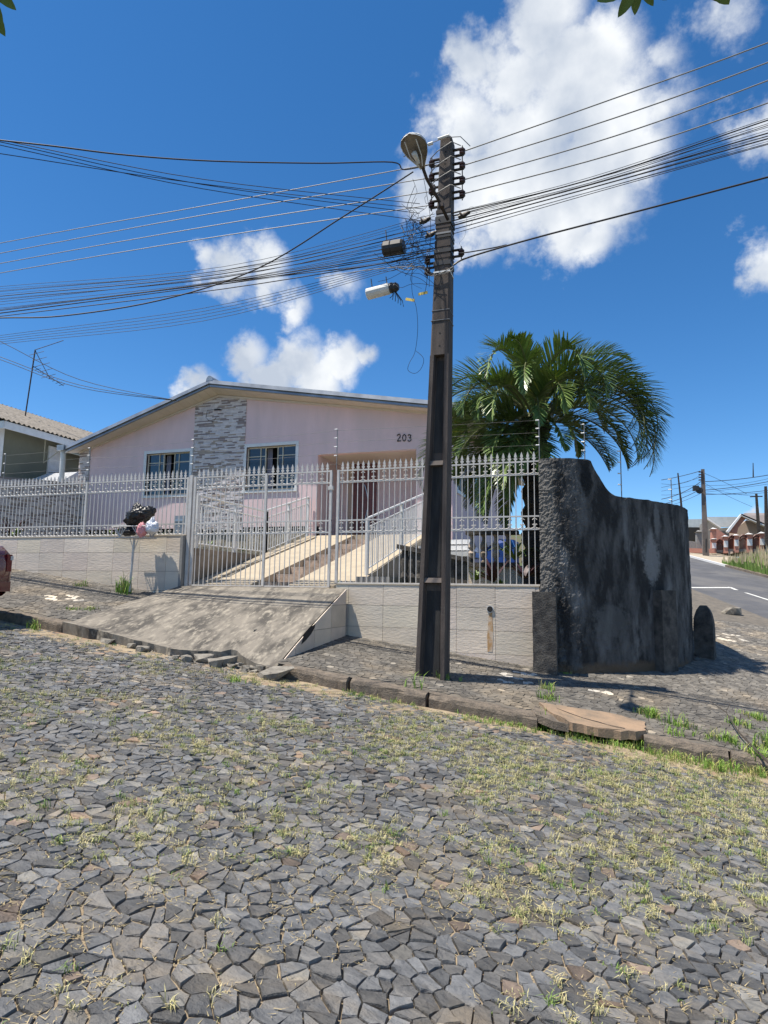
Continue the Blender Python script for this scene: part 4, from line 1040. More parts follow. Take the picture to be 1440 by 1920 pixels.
MB().box(XN, -16.52, yN0+.02, yN1, ze-.06, ze-.04).obj('eave_soffit', M['white'], nh)
# corrugated roof (sine across Y), rising towards -X
top = onX(0, 757, -19.5); zr = top.z
mb = MB(); K = 8; n = int((yN1-yN0+.3)/.03); 
for i in range(n+1):
    y = yN0-.15+i*.03; w_ = .028*math.sin(2*math.pi*y/.177)
    for k in range(5):
        x = -16.42-3.08*k/4; mb.v.append((x, y, ze+.06+(zr-ze-.06)*k/4+w_-(0 if k % 2 else .012)))
for i in range(n):
    for k in range(4): mb.f.append((i*5+k, i*5+k+1, (i+1)*5+k+1, (i+1)*5+k)); mb.t.append((1, 1, 1))
rf = mb.obj('roof', M['fibre'], nh, fix=False, smooth=True)
mb = MB()
for i in range(n+1):
    y = yN0-.15+i*.03; w_ = .028*math.sin(2*math.pi*y/.177)
    for k in range(2): mb.v.append((-19.5-3.2*k, y, zr-(zr-ze)*k+w_))
for i in range(n): mb.f.append((i*2, i*2+1, i*2+3, i*2+2)); mb.t.append((1, 1, 1))
mb.obj('roof', M['fibre'], nh, fix=False)
# shutter, window recess, awning
a = nz_(88, 870); b = nz_(118, 870)
zt, zb2 = nz_(100, 838).z, nz_(100, 905).z
sh = MB().box(XN, XN+.04, a.y, b.y, zb2, zt).obj('shutter', M['white'], nh)
for k in range(6): MB().box(XN+.04, XN+.055, a.y+.01, b.y-.01, zb2+.02+k*(zt-zb2)/6, zb2+(k+1)*(zt-zb2)/6-.01).obj('board', M['white'], sh)
c2 = nz_(140, 870)
MB().box(XN, XN+.03, b.y+.05, c2.y+1.2, zb2, zt-.15).obj('window', M['nwall'], nh)
aw = MB(); y0, y1 = nz_(104, 838).y, nz_(142, 845).y+1.5
for k in range(14):
    ya = y0+(y1-y0)*k/14
    aw.hexa([(XN, ya, zt+.05), (XN, ya+(y1-y0)/14-.02, zt+.05), (XN+.6, ya+(y1-y0)/14-.02, zt-.22), (XN+.6, ya, zt-.22), (XN, ya, zt+.08), (XN, ya+(y1-y0)/14-.02, zt+.065), (XN+.6, ya+(y1-y0)/14-.02, zt-.205), (XN+.6, ya, zt-.19)])
aw.obj('awning', M['awning'], nh)
MB().tube([(XN+.3, y0-.7, ze-.1), (XN+.3, y0-.7, ze-.9), (XN+.4, y0, zt)], .02, 5).obj('bracket', M['awning'], nh)
# tv antenna
b = onX(48, 769, -18.3); t = onX(66, 656, -18.3)
an = thing('tv_antenna', b, 'thin leaning rooftop tv antenna on the corrugated roof', 'antenna')
MB().tube([b+Vector((0, 0, -.3)), t], .022, 6).obj('mast', M['iron'], an)
d = (t-b).normalized()
def boom(p, v, n_, l):
    MB().tube([p, p+v], .012, 5).obj('boom', M['iron'], an)
    m_ = MB()
    for i in range(n_):
        q = p+v*((i+.5)/n_); m_.tube([q-Vector((.1, .15, .1))*l, q+Vector((.1, .15, .1))*l], .008, 4)
    m_.obj('elements', M['iron'], an)
boom(t+Vector((0, 0, -.02)), Vector((.55, .2, -1.0)), 5, 1.2); boom(t+Vector((0, 0, 0)), Vector((.9, .3, .35)), 2, .4); boom(b.lerp(t, .73), Vector((.7, .7, -.55)), 9, .5)
# ---------------------------------------------------------------- cars
def car(name, origin, rz, paint, label, scale=1.0):
    t = thing(name, origin, label, 'car')
    mt = Matrix.Translation(origin) @ Matrix.Rotation(rz, 4, 'Z')
    # body cross sections along x (rear x=0, front x=-4)
    prof = [(0.0, .42, .80, .74), (-.03, .34, .95, .80), (-.12, .30, 1.0, .83), (-.5, .25, 1.02, .85), (-.95, .22, 1.0, .86), (-2, .2, .96, .86), (-3.0, .22, .92, .85), (-3.6, .25, .84, .82), (-3.95, .33, .68, .74), (-4.0, .4, .6, .68)]
    vs = []; fs = []
    for (x, zb_, zt_, w) in prof:
        zm = (zb_+zt_)/2
        ring = [(-w*.93, zb_), (-w, zb_+.12), (-w*1.02, zm), (-w*.98, zt_-.08), (-w*.86, zt_), (0, zt_+.03), (w*.86, zt_), (w*.98, zt_-.08), (w*1.02, zm), (w, zb_+.12), (w*.93, zb_)]
        vs += [(x, y, z) for y, z in ring]
    m = 11
    for i in range(len(prof)-1):
        for j in range(m-1): fs.append((i*m+j, i*m+j+1, (i+1)*m+j+1, (i+1)*m+j))
    fs += [tuple(range(m)), tuple((len(prof)-1)*m+j for j in range(m))]
    MB().add(vs, fs, None, mt).obj('body', M[paint], t, smooth=True)
    cab = [(-.38, 1.02, .72), (-.85, 1.38, .60), (-1.3, 1.44, .60), (-2.1, 1.42, .60), (-2.9, .98, .74)]
    vs = []; fs = []
    for (x, z, w) in cab: vs += [(x, -w, z), (x, w, z)]
    base = [(x, s*.80, .95) for x in (-.35, -2.95) for s in (-1, 1)]
    o_ = len(vs); vs += base
    fs = [(0, 1, 3, 2), (2, 3, 5, 4), (4, 5, 7, 6), (6, 7, 9, 8), (0, 2, 4, 6, 8, o_+2, o_), (1, 3, 5, 7, 9, o_+3, o_+1)]
    MB().add(vs, fs, None, mt).obj('cabin', M['glass' if paint == 'carred' else paint], t)
    MB().add([(-.8, -.61, 1.40), (-.8, .61, 1.40), (-1.3, .61, 1.465), (-1.3, -.61, 1.465), (-2.12, .61, 1.445), (-2.12, -.61, 1.445)], [(0, 1, 2, 3), (3, 2, 4, 5)], None, mt).obj('roof_panel', M[paint], t)
    for s in (-1, 1):
        for x in (-.75, -3.2):
            m_ = MB().lathe((0, 0, 0), [(.2, -.09), (.30, -.09), (.31, 0), (.30, .09), (.2, .09)], 20, 'Y')
            MB().add(m_.v, m_.f, None, mt @ Matrix.Translation((x, s*.76, .30))).obj('wheel', M['tyre'], t)
        MB().box(-.10, .008, s*.77-.07, s*.77+.008, .64, .88, None, mt).obj('tail_light', M['light_red'], t)
        MB().box(-.11, .012, s*.77-.02, s*.77+.024, .80, .86, None, mt).obj('reversing_light', M['light_clear'], t)
    MB().box(-.12, .035, -.76, .76, .36, .50, None, mt).obj('bumper', M[paint], t)
    return t
car('parked_car', (-7.93, 6.15, roadz(-9, 6)-.02), rad(6.8)*0, 'carred', 'dark red car parked at the kerb on the left edge')
car('parked_car', (-15.65, 17.3, 3.55), rad(90), 'carwhite', 'white car behind the stone-clad side wall')
# ---------------------------------------------------------------- utility pole
pole = thing('utility_pole', (-2.05, 8.02, .4), 'tall blackened concrete utility pole standing on the sidewalk', 'utility pole')
pb = onY(811, 1266, 8.0); pt = onY(839, 263, 8.0); 
def pc(z): k = (z-pb.z)/(pt.z-pb.z); return Vector((pb.x+(pt.x-pb.x)*k, 8.0, z))
PH = pt.z-pb.z
def pw(z): k = (z-pb.z)/PH; return .185-.105*k, .15-.05*k    # half width x, half depth y
def pring(z, inset=0):
    c = pc(z); w, d_ = pw(z); b_ = .018
    w -= inset; return [(c.x-w+b_, c.y-d_, z), (c.x+w-b_, c.y-d_, z), (c.x+w, c.y-d_+b_, z), (c.x+w, c.y+d_, z), (c.x-w, c.y+d_, z), (c.x-w, c.y-d_+b_, z)]
# H-section: two flanges + web with cross ribs below zc; solid above
zc = 4.62; z0 = pb.z-.3
mb = MB(); zs = [z0, 1.6, 3.2, zc]
vs = []
for z in zs:
    c = pc(z); w, d_ = pw(z); fl = .052
    vs += [(c.x-w, c.y-d_, z), (c.x-w+fl, c.y-d_, z), (c.x-w+fl+.02, c.y-d_+.09, z), (c.x+w-fl-.02, c.y-d_+.09, z), (c.x+w-fl, c.y-d_, z), (c.x+w, c.y-d_, z), (c.x+w, c.y+d_, z), (c.x+w-fl, c.y+d_, z), (c.x-w+fl, c.y+d_, z), (c.x-w, c.y+d_, z)]
fs = [(i*10+j, i*10+(j+1) % 10, (i+1)*10+(j+1) % 10, (i+1)*10+j) for i in range(3) for j in range(10)]+[tuple(30+j for j in range(10))]
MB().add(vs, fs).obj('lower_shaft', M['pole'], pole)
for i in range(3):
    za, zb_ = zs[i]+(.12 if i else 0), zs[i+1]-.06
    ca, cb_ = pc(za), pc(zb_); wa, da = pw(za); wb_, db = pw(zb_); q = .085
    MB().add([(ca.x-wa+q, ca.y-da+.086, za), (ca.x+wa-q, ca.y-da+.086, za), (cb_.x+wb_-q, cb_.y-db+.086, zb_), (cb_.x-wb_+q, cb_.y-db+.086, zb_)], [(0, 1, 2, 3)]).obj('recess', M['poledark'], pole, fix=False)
for z in (onY(820, 868, 7.9).z, onY(815, 1088, 7.9).z):
    c = pc(z); w, d_ = pw(z)
    MB().hexa([(c.x-w+.04, c.y-d_+.01, z-.03), (c.x+w-.04, c.y-d_+.01, z-.03), (c.x+w-.04, c.y-d_+.1, z-.03), (c.x-w+.04, c.y-d_+.1, z-.03), (c.x-w+.04, c.y-d_+.03, z+.03), (c.x+w-.04, c.y-d_+.03, z+.03), (c.x+w-.04, c.y-d_+.1, z+.03), (c.x-w+.04, c.y-d_+.1, z+.03)]).obj('cross_rib', M['farpole'], pole)
r0, r1 = pring(zc), pring(pt.z-.03); r2 = [tuple(Vector(p).lerp(Vector((pt.x, 8.0, pt.z+.01)), .2)) for p in pring(pt.z)]
MB().add(r0+r1+r2, [(i, (i+1) % 6, 6+(i+1) % 6, 6+i) for i in range(6)]+[(6+i, 6+(i+1) % 6, 12+(i+1) % 6, 12+i) for i in range(6)]+[tuple(range(12, 18)), tuple(range(5, -1, -1))]).obj('upper_shaft', M['pole'], pole)
m_ = MB(); z = zc+.12
while z < pt.z-.1:
    c = pc(z); w, d_ = pw(z); m_.lathe((c.x, c.y-d_-.002, z), [(.013, 0), (.013, .01)], 8, 'Y'); z += .172
m_.obj('bolt_holes', M['dark'], pole)
def strap(z, h, m='iron', g=.006):
    c = pc(z); w, d_ = pw(z); w += g; d_ += g
    MB().box(c.x-w, c.x+w, c.y-d_, c.y+d_, z-h/2, z+h/2).obj('strap', M[m], pole)
for py, h, m in ((396, .05, 'iron'), (404, .03, 'alu'), (412, .10, 'blackplastic'), (424, .04, 'iron'), (437, .025, 'alu'), (443, .03, 'blackplastic'), (456, .09, 'iron'), (470, .05, 'blackplastic'), (480, .05, 'iron'), (493, .06, 'blackplastic'), (509, .02, 'white'), (581, .006, 'alu'), (600, .006, 'alu')):
    strap(onY(835, py, 7.9).z, h, m, R.uniform(.004, .016))
def rack(side, zc_, n, sp):
    """bracket with spool insulators beside the pole"""
    c = pc(zc_); w, d_ = pw(zc_); x = c.x+side*(w+.13)
    t = thing('insulator_rack', (c.x+side*w, 8.0, zc_), None, None)
    return c, w, x
def spools(side, pys, lab):
    zz = [onY(850, p, 8.0).z for p in pys]; c = pc(zz[0]); w, _ = pw(zz[0]); x = c.x+side*(w+.13)
    t = thing('insulator_rack', (c.x+side*w, 8.0, zz[-1]), lab, 'insulator rack', 'insulator racks on the pole')
    MB().tube([(x, 8.0, zz[0]+.09), (x, 8.0, zz[-1]-.09)], .008, 5).obj('pin', M['iron'], t)
    for z in zz:
        a = pc(z).x+side*(pw(z)[0]-.01)
        for dz in (.045, -.045): MB().box(min(a, x+side*.02), max(a, x+side*.02), 7.98, 8.02, z+dz-.008, z+dz+.008).obj('arm', M['iron'], t)
        MB().lathe((x, 8.0, z), [(.028, -.04), (.042, -.03), (.042, -.012), (.022, 0), (.042, .012), (.042, .03), (.028, .04)], 12).obj('spool', M['porcelain'], t, smooth=False)
    return t, x, zz
_, xr, zr_ = spools(1, (288, 314, 341, 367), 'rack of four brown spool insulators on the right side of the pole top')
_, xl, zl_ = spools(-1, (299, 325, 351, 377), 'rack of four brown spool insulators on the left side of the pole top')
_, xr2, zr2 = spools(1, (476,), 'single spool insulator low on the right side of the pole')
_, xl2, zl2 = spools(-1, (482, 502), 'pair of spool insulators low on the left side beside the tangle')
# right side dead end clamps
for (px, py, lb) in ((870, 403, 'black cable clamp right of the pole at the strap bundle'), (797, 414, 'black cable clamp left of the pole at the strap bundle'), (808, 440, 'dark cable clamp cluster left of the pole under the strap bundle')):
    c = onY(px, py, 7.9)
    t = thing('cable_clamp', c, lb, 'cable clamp', 'cable clamps on the pole')
    MB().tube([c+Vector((-.08, 0, -.02)), c, c+Vector((.08, 0, .03))], [.02, .035, .02], 6).obj('body', M['blackplastic'], t)
    MB().tube([c+Vector((-.05, -.02, .03)), c+Vector((.0, -.05, -.04)), c+Vector((.06, -.02, .02))], .014, 5).obj('loop', M['iron'], t)
# street lamp
lp = onY(776, 283, 6.85); 
lamp = thing('street_lamp', onY(838, 405, 7.85), 'street lamp with drop-shaped grey reflector on a slanting arm', 'street lamp')
ab = onY(840, 412, 7.84); a1 = onY(800, 335, 7.25); 
MB().tube([ab, ab.lerp(a1, .5)+Vector((0, 0, .02)), a1, onY(793, 318, 7.14)+Vector((0, 0, .02))], .022, 8).obj('arm', M['iron'], lamp, smooth=True)
neck = onY(793, 318, 7.14); tipp = onY(767, 252, 6.62)
ax = (tipp-neck); Ln = ax.length; ax.normalize()
dn = Vector((0, 0, -1)); dn = (dn-ax*dn.dot(ax)).normalized(); sd = ax.cross(dn)
def lampmesh(top):
    vs = []; fs = []; prof = [(0, .03), (.12, .05), (.25, .085), (.42, .13), (.6, .155), (.75, .155), (.88, .125), (.96, .075), (1, .02)]
    m = 8
    for (t_, w) in prof:
        for k in range(m+1):
            a = math.pi*k/m; h = w*.75*math.sin(a)
            p = neck+ax*(Ln*t_)+sd*(w*math.cos(a))+dn*((-h*.9) if top else (-.02+h*.28)); vs.append(tuple(p))
    for i in range(len(prof)-1):
        for k in range(m): fs.append((i*(m+1)+k, i*(m+1)+k+1, (i+1)*(m+1)+k+1, (i+1)*(m+1)+k))
    return MB().add(vs, fs)
lampmesh(True).obj('shell', M['lampwhite'], lamp, smooth=True)
lampmesh(False).obj('reflector', M['lampbody'], lamp, smooth=True)
MB().tube([neck+ax*(Ln*.3)+dn*.05, neck+ax*(Ln*.62)+dn*.075], [.02, .035], 8).obj('bulb', M['greyplastic'], lamp, smooth=True)
for s in (-1, 1): MB().tube([neck+ax*(Ln*.15)+dn*.02+sd*.02*s, neck+ax*(Ln*.5)+dn*.06+sd*.07*s, neck+ax*(Ln*.9)+dn*.04+sd*.07*s], .006, 4).obj('rib', M['greyplastic'], lamp)
for (px, py) in ((812, 352), (828, 385)): 
    c = onY(px, py, 7.5); MB().box(c.x-.03, c.x+.03, c.y-.03, c.y+.03, c.z-.025, c.z+.025).obj('clip', M['iron'], lamp)
# closures
c = onY(738, 465, 7.95)
t = thing('splice_closure', c, 'black ribbed cable splice drum hanging left of the pole', 'splice closure')
MB().lathe((c.x-.15, 7.95, c.z), [(.09, 0), (.105, .02), (.105, .11), (.098, .12), (.105, .13), (.105, .27), (.09, .30)], 14, 'X').obj('drum', M['blackplastic'], t)
MB().tube([c+Vector((-.1, 0, .1)), c+Vector((-.12, 0, .28))], .008, 4).obj('hanger', M['alu'], t)
c = onY(713, 546, 7.95)
t = thing('splice_closure', c, 'white torpedo cable closure with open black end left of the pole', 'splice closure')
m_ = MB().lathe((0, 0, 0), [(.06, 0), (.08, .012), (.08, .32), (.07, .34)], 14, 'X'); mt = Matrix.Translation(c+Vector((-.2, 0, -.02))) @ Matrix.Rotation(rad(-7), 4, 'Y')
MB().add(m_.v, m_.f, None, mt).obj('shell', M['greyplastic'], t)
m_ = MB().lathe((0, 0, 0), [(.07, 0), (.075, .02), (.06, .05), (.07, .08), (.04, .12)], 10, 'X')
MB().add(m_.v, m_.f, None, Matrix.Translation(c+Vector((.145, 0, .025)))).obj('cap', M['blackplastic'], t)
for k in range(6): MB().tube([c+Vector((.2, 0, 0)), c+Vector((.17+.03*k, R.uniform(-.04, .04), -.08-.02*k)), c+Vector((.14+.04*k, 0, -.12-.03*k))], .005, 4).obj('tail', M['cable'], t)
for dx in (-.12, .1): MB().tube([c+Vector((dx, 0, .07)), c+Vector((dx-.02, 0, .2))], .008, 4).obj('hanger', M['alu'], t)
for (px, py, a) in ((793, 550, .1), (769, 562, -.3)):
    c = onY(px, py, 7.9); MB().box(-.065, .065, -.004, .004, -.018, .018, None, Matrix.Translation(c) @ Matrix.Rotation(-a, 4, 'Y')).obj('cable_tag', M['yellow'], None, label='yellow plastic cable tag %s' % ('right of the dangling wire' if a > 0 else 'lower left beside the dangling wire'), cat='tag')
# main conductors
Y0 = 8.0
LG = 'power lines of the pole'
for k, (yl, ym) in enumerate(((456, 388), (475, 405), (494, 428), (512, 450))):
    L0 = onY(0, yl, Y0); a = onY(400, ym-5, Y0); e = Vector((xl, 8.0, zl_[k]))
    d_ = (L0-a); far = L0+Vector((d_.x, 0, d_.z*.75))
    wire('power_line', [far+Vector((-6, 0, .05)), L0, a, e], .0068, 'alu', 'silver power line %s on the left of the pole' % ('topmost', 'second from the top', 'third from the top', 'lowest of four')[k], 'power line', LG, n=5)
for k, (ye, ym) in enumerate(((80, 185), (117, 222), (151, 256), (193, 289))):
    e = onY(1440, ye, Y0); a = onY(1150, ym, Y0); s = Vector((xr, 8.0, zr_[k])); d_ = e-a
    wire('power_line', [s, a, e, e+d_*2.2+Vector((0, 0, .12))], .0085, 'alu', 'silver power line %s on the right of the pole' % ('topmost', 'second from the top', 'third from the top', 'lowest of four')[k], 'power line', LG, n=5)
    cc = pc(zr_[k]); MB().tube([(xl, 7.9, zl_[k]), (cc.x-.1, 7.84, zl_[k]+.05), (cc.x+.1, 7.84, zr_[k]+.06), (xr, 7.9, zr_[k]+.02)], .007, 5).obj('jumper', M['alu'], pole)
c = pc(pt.z-.06)
MB().tube([(xr+.12, 7.95, zr_[0]+.02), (xr, 7.88, c.z-.02), (c.x, 7.86, c.z), (xl-.1, 7.9, c.z-.03), (xl-.35, 7.8, c.z-.2)], .006, 5).obj('jumper', M['alu'], pole)
MB().tube([(c.x-.1, 7.86, c.z), (c.x+.06, 7.86, c.z+.02)], .02, 6).obj('connector', M['greyplastic'], pole)
MB().tube([(xl-.02, 7.86, c.z-.05), (xl+.05, 7.86, c.z-.04)], .022, 6).obj('connector', M['greyplastic'], pole)
# telecom bundles
CG = 'telecom cables bundled along the street'
rc = random.Random(12)
for k in range(13):   # right bundle
    t = k/12; ys_ = 398+t*40; ye = 222+t*50+rc.uniform(-4, 4); ym = 338+t*28+rc.uniform(-3, 3)+(5 if k > 9 else 0)
    s = onY(848, ys_+rc.uniform(-6, 4), 7.93); a = onY(1105, ym-6, 7.95); e = onY(1440, ye, 7.95); d_ = e-a
    wire('telecom_cable', [s, a, e, e+d_*1.5], rc.choice((.003, .004, .005, .009)), 'cable', 'black telecom cable in the bundle rising right from the pole', 'cable', CG, n=4)
for k in range(16):   # left main bundle
    t = k/15; s = onY(815, 405+t*75+rc.uniform(-5, 5), 7.9); a = onY(420, 508+t*30+rc.uniform(-4, 4)-6*(1-t), 7.95); e = onY(0, 538+t*55+rc.uniform(-3, 3), 7.95); d_ = e-a
    wire('telecom_cable', [s, a, e, e+d_*1.2], rc.choice((.003, .004, .005, .008)), 'cable', 'black telecom cable in the bundle running left from the pole', 'cable', CG, n=4)
for k in range(5):    # lower bundle
    s = onY(700+k*6, 502+k*2, 7.9); a = onY(380, 578+k*6, 7.95); e = onY(0, 629+k*4, 7.95); d_ = e-a
    wire('telecom_cable', [onY(805, 470+5*k, 7.9), s, a, e, e+d_*1.2], .004, 'cable', 'black telecom cable in the lowest bundle left of the pole', 'cable', CG, n=4)
wire('telecom_cable', [onY(806, 470, 7.9), onY(700, 497, 7.9), onY(480, 522, 7.95), onY(240, 552, 7.95), onY(0, 582, 7.95), onY(-200, 604, 7.95)], .007, 'cable', 'single thicker black cable sagging just under the main left bundle', 'cable')
wire('telecom_cable', [onY(775, 322, 7.8), onY(650, 402, 7.8), onY(480, 505, 7.8), onY(300, 563, 7.8), onY(120, 592, 7.8), onY(0, 596, 7.8), onY(-200, 600, 7.8)], .012, 'cable', 'twisted black cable dropping steeply left across the bundles', 'cable')
wire('service_cable', [onY(850, 497, 7.85), onY(880, 482, 7.9), onY(1000, 447, 7.95), onY(1200, 395, 7.95), onY(1440, 332, 7.95), onY(1700, 262, 7.95)], .013, 'cable', 'thick black cable sweeping right below the main bundle', 'cable')
wire('service_cable', [onY(862, 475, 7.95), onY(890, 471, 7.95), onY(950, 459, 7.95)], .009, 'cable', 'short black stay joining the thick cable to the low insulator', 'cable')
# cables crossing the road toward upper left (they pass over the camera side)
for k, (yl, ym, yr, px_r) in enumerate(((262, 318, 382, 762), (266, 328, 400, 762), (272, 336, 414, 765), (288, 345, 392, 770))):
    e = onY(0, yl, 4.6); s = onY(px_r+25, yr, 7.9); m_ = (onY(380, ym+18*(k < 3)+0, 6.2))
    d_ = e-m_; wire('drop_cable', [s, m_, e, e+d_*.8], .005, 'cable', 'thin black drop cable crossing over the street to the left', 'cable', 'drop cables over the street', n=4)
wire('drop_cable', [onY(838, 300, 7.86), onY(760, 318, 7.8), onY(735, 304, 7.5), onY(600, 306, 7.0), onY(400, 302, 6.2), onY(240, 291, 5.5), onY(100, 274, 4.9), onY(0, 263, 4.6), onY(-400, 220, 3.6)], .010, 'cable', 'twisted black supply cable highest on the left side of the pole', 'cable')
# service drops to the house eave
for k, (y0, y1) in enumerate(((640, 640), (668, 668), (672, 673))):
    h = onY(336, 752, 14.25); s = onY(0, y0+k, 12.2); m_ = onY(150, (712, 722, 727)[k], 13.1)
    d_ = s-m_; wire('house_cable', [h, m_, s, s+d_], .008, 'cable', 'black supply cable %s of three running from the left to the house eave' % ('highest', 'middle', 'lowest')[k], 'cable', n=4)
# dangling wires tangle
def squig(px0, py0, px1, py1, amp, n, seed, r=.003, Yp=7.88):
    rr_ = random.Random(seed); P = []
    for i in range(n+1):
        t = i/n; P.append(onY(px0+(px1-px0)*t+rr_.uniform(-amp, amp)*(0 < i < n), py0+(py1-py0)*t+rr_.uniform(-amp, amp)*(0 < i < n), Yp+rr_.uniform(-.08, .08)))
    return P
rt = random.Random(19)
for k in range(34):
    a = (rt.uniform(745, 800), rt.uniform(330, 530)); b = (rt.uniform(770, 826), rt.uniform(380, 560))
    P = squig(*a, *b, rt.uniform(4, 22), rt.randint(3, 6), 100+k)
    wire('loose_wire', P, rt.choice((.0022, .003, .004)), 'cable', 'loose wire in the tangle left of the pole', 'cable', 'tangled wires at the pole', n=3)
for k in range(12):
    a = (rt.uniform(700, 760), rt.uniform(470, 530)); b = (rt.uniform(800, 825), rt.uniform(440, 540))
    wire('loose_wire', squig(*a, *b, 10, 4, 200+k), .0035, 'cable', 'loose wire in the tangle left of the pole', 'cable', 'tangled wires at the pole', n=3)
wire('loose_wire', [onY(x, y, 7.88) for x, y in ((776, 470), (772, 540), (781, 580), (783, 620), (778, 660), (768, 680), (765, 694), (778, 700), (790, 690), (794, 672), (780, 658))], .0035, 'cable', 'long dangling wire ending in a loop left of the pole', 'cable', n=3)
wire('loose_wire', [onY(x, y, 7.88) for x, y in ((880, 425), (893, 400), (887, 388), (877, 395), (872, 440), (862, 455), (866, 464))], .002, 'alu', 'thin loose wire curling right of the strap bundle', 'cable', n=3)
wire('loose_wire', [onY(x, y, 7.85) for x, y in ((745, 500), (765, 506), (790, 500), (800, 512), (815, 517), (850, 500))], .007, 'alu', 'grey support wire curving from the left bundle to the pole', 'cable', n=4)
wire('loose_wire', [onY(x, y, 7.85) for x, y in ((590, 522), (700, 505), (790, 500), (812, 515), (846, 508), (850, 496))], .006, 'alu', 'grey messenger wire below the splice drum', 'cable', n=4)
# ---------------------------------------------------------------- palm
palm = thing('palm_tree', (-1.15, 11.3, 1.4), 'arching feather palm behind the mouldy corner wall', 'palm tree')
PC = Vector((-1.08, 11.3, 4.55)); rp = random.Random(15)
vs = []; fs = []; H = 26; m = 14
for j in range(H+1):
    z = 1.3+(PC.z-1.3)*j/H
    for k in range(m):
        a = 6.283*k/m; r_ = .20+.05*math.sin(j*2.1+k*.9)+.035*noise.noise(Vector((k, j*.7, 0)))+(.07 if j > H-6 else 0)
        vs.append((PC.x+r_*math.cos(a), PC.y+r_*math.sin(a), z))
fs = [(j*m+k, j*m+(k+1) % m, (j+1)*m+(k+1) % m, (j+1)*m+k) for j in range(H) for k in range(m)]+[tuple(H*m+k for k in range(m))]
MB().add(vs, fs).obj('trunk', M['trunk'], palm)
def frond(az, e0, length, curl, seed, dry=False, base=None, tw=0):
    r = random.Random(seed); n = 40; p = (base or PC)+Vector((math.cos(az)*.12, math.sin(az)*.12, r.uniform(-.1, .15))); P = [p.copy()]; T = []
    for i in range(n):
        t = i/n; e = e0-curl*(t**1.25); d_ = Vector((math.cos(az)*math.cos(e), math.sin(az)*math.cos(e), math.sin(e)))
        p = p+d_*(length/n); P.append(p.copy()); T.append(d_)
    T.append(T[-1]); mb = MB(); side0 = Vector((-math.sin(az), math.cos(az), 0))
    rr_ = MB().tube(P, [.022*(1-.85*i/n)+.003 for i in range(n+1)], 5)
    K = 84; lt = .50*(length/2.3)**.5
    for i in range(K):
        t = .13+.87*i/(K-1); f = t*n; i0 = min(int(f), n-1); q = P[i0].lerp(P[i0+1], f-i0); tg = T[i0]
        ll = lt*(math.sin(math.pi*min(1, (t*.86+.16)))**.65)*r.uniform(.88, 1.08)
        up = side0.cross(tg).normalized()
        if up.z < 0 and abs(tg.z) < .9: up = -up
        upn = tg.cross(side0); upn = upn if upn.dot(Vector((0, 0, 1))) > 0 or True else -upn
        upn = tg.cross(side0)
        for s in (-1, 1):
            ang = rad(52+r.uniform(-7, 7)-22*t); v_ = rad(42+r.uniform(-14, 12))
            d_ = (tg*math.cos(ang)+side0*(s*math.sin(ang)*math.cos(v_))+upn*(math.sin(ang)*math.sin(v_))).normalized()
            wv = d_.cross(upn).normalized()*(.0135 if not dry else .008); droop = Vector((0, 0, -1))*ll*(.04+r.uniform(0, .10))
            a_ = q; b_ = q+d_*ll*.45; c_ = q+d_*ll*.8+droop*.45; e_ = q+d_*ll+droop
            tv = r.uniform(.7, 1.25); ti = (tv, tv, tv*.9) if r.random() > .05 else (tv*2.4, tv*1.7, tv) if not dry else (3.4*tv, 2.3*tv, 2.6*tv)
            mb.add([a_-wv*.5, a_+wv*.5, b_+wv, b_-wv, c_+wv*.7, c_-wv*.7, e_], [(0, 1, 2, 3), (3, 2, 4, 5), (5, 4, 6)], ti)
    o_ = mb.obj('frond', M['frond'], palm, fix=False)
    if False: pass
    g = link('rachis', rr_.mesh('rachis', M['rachis']), o_)
    return o_
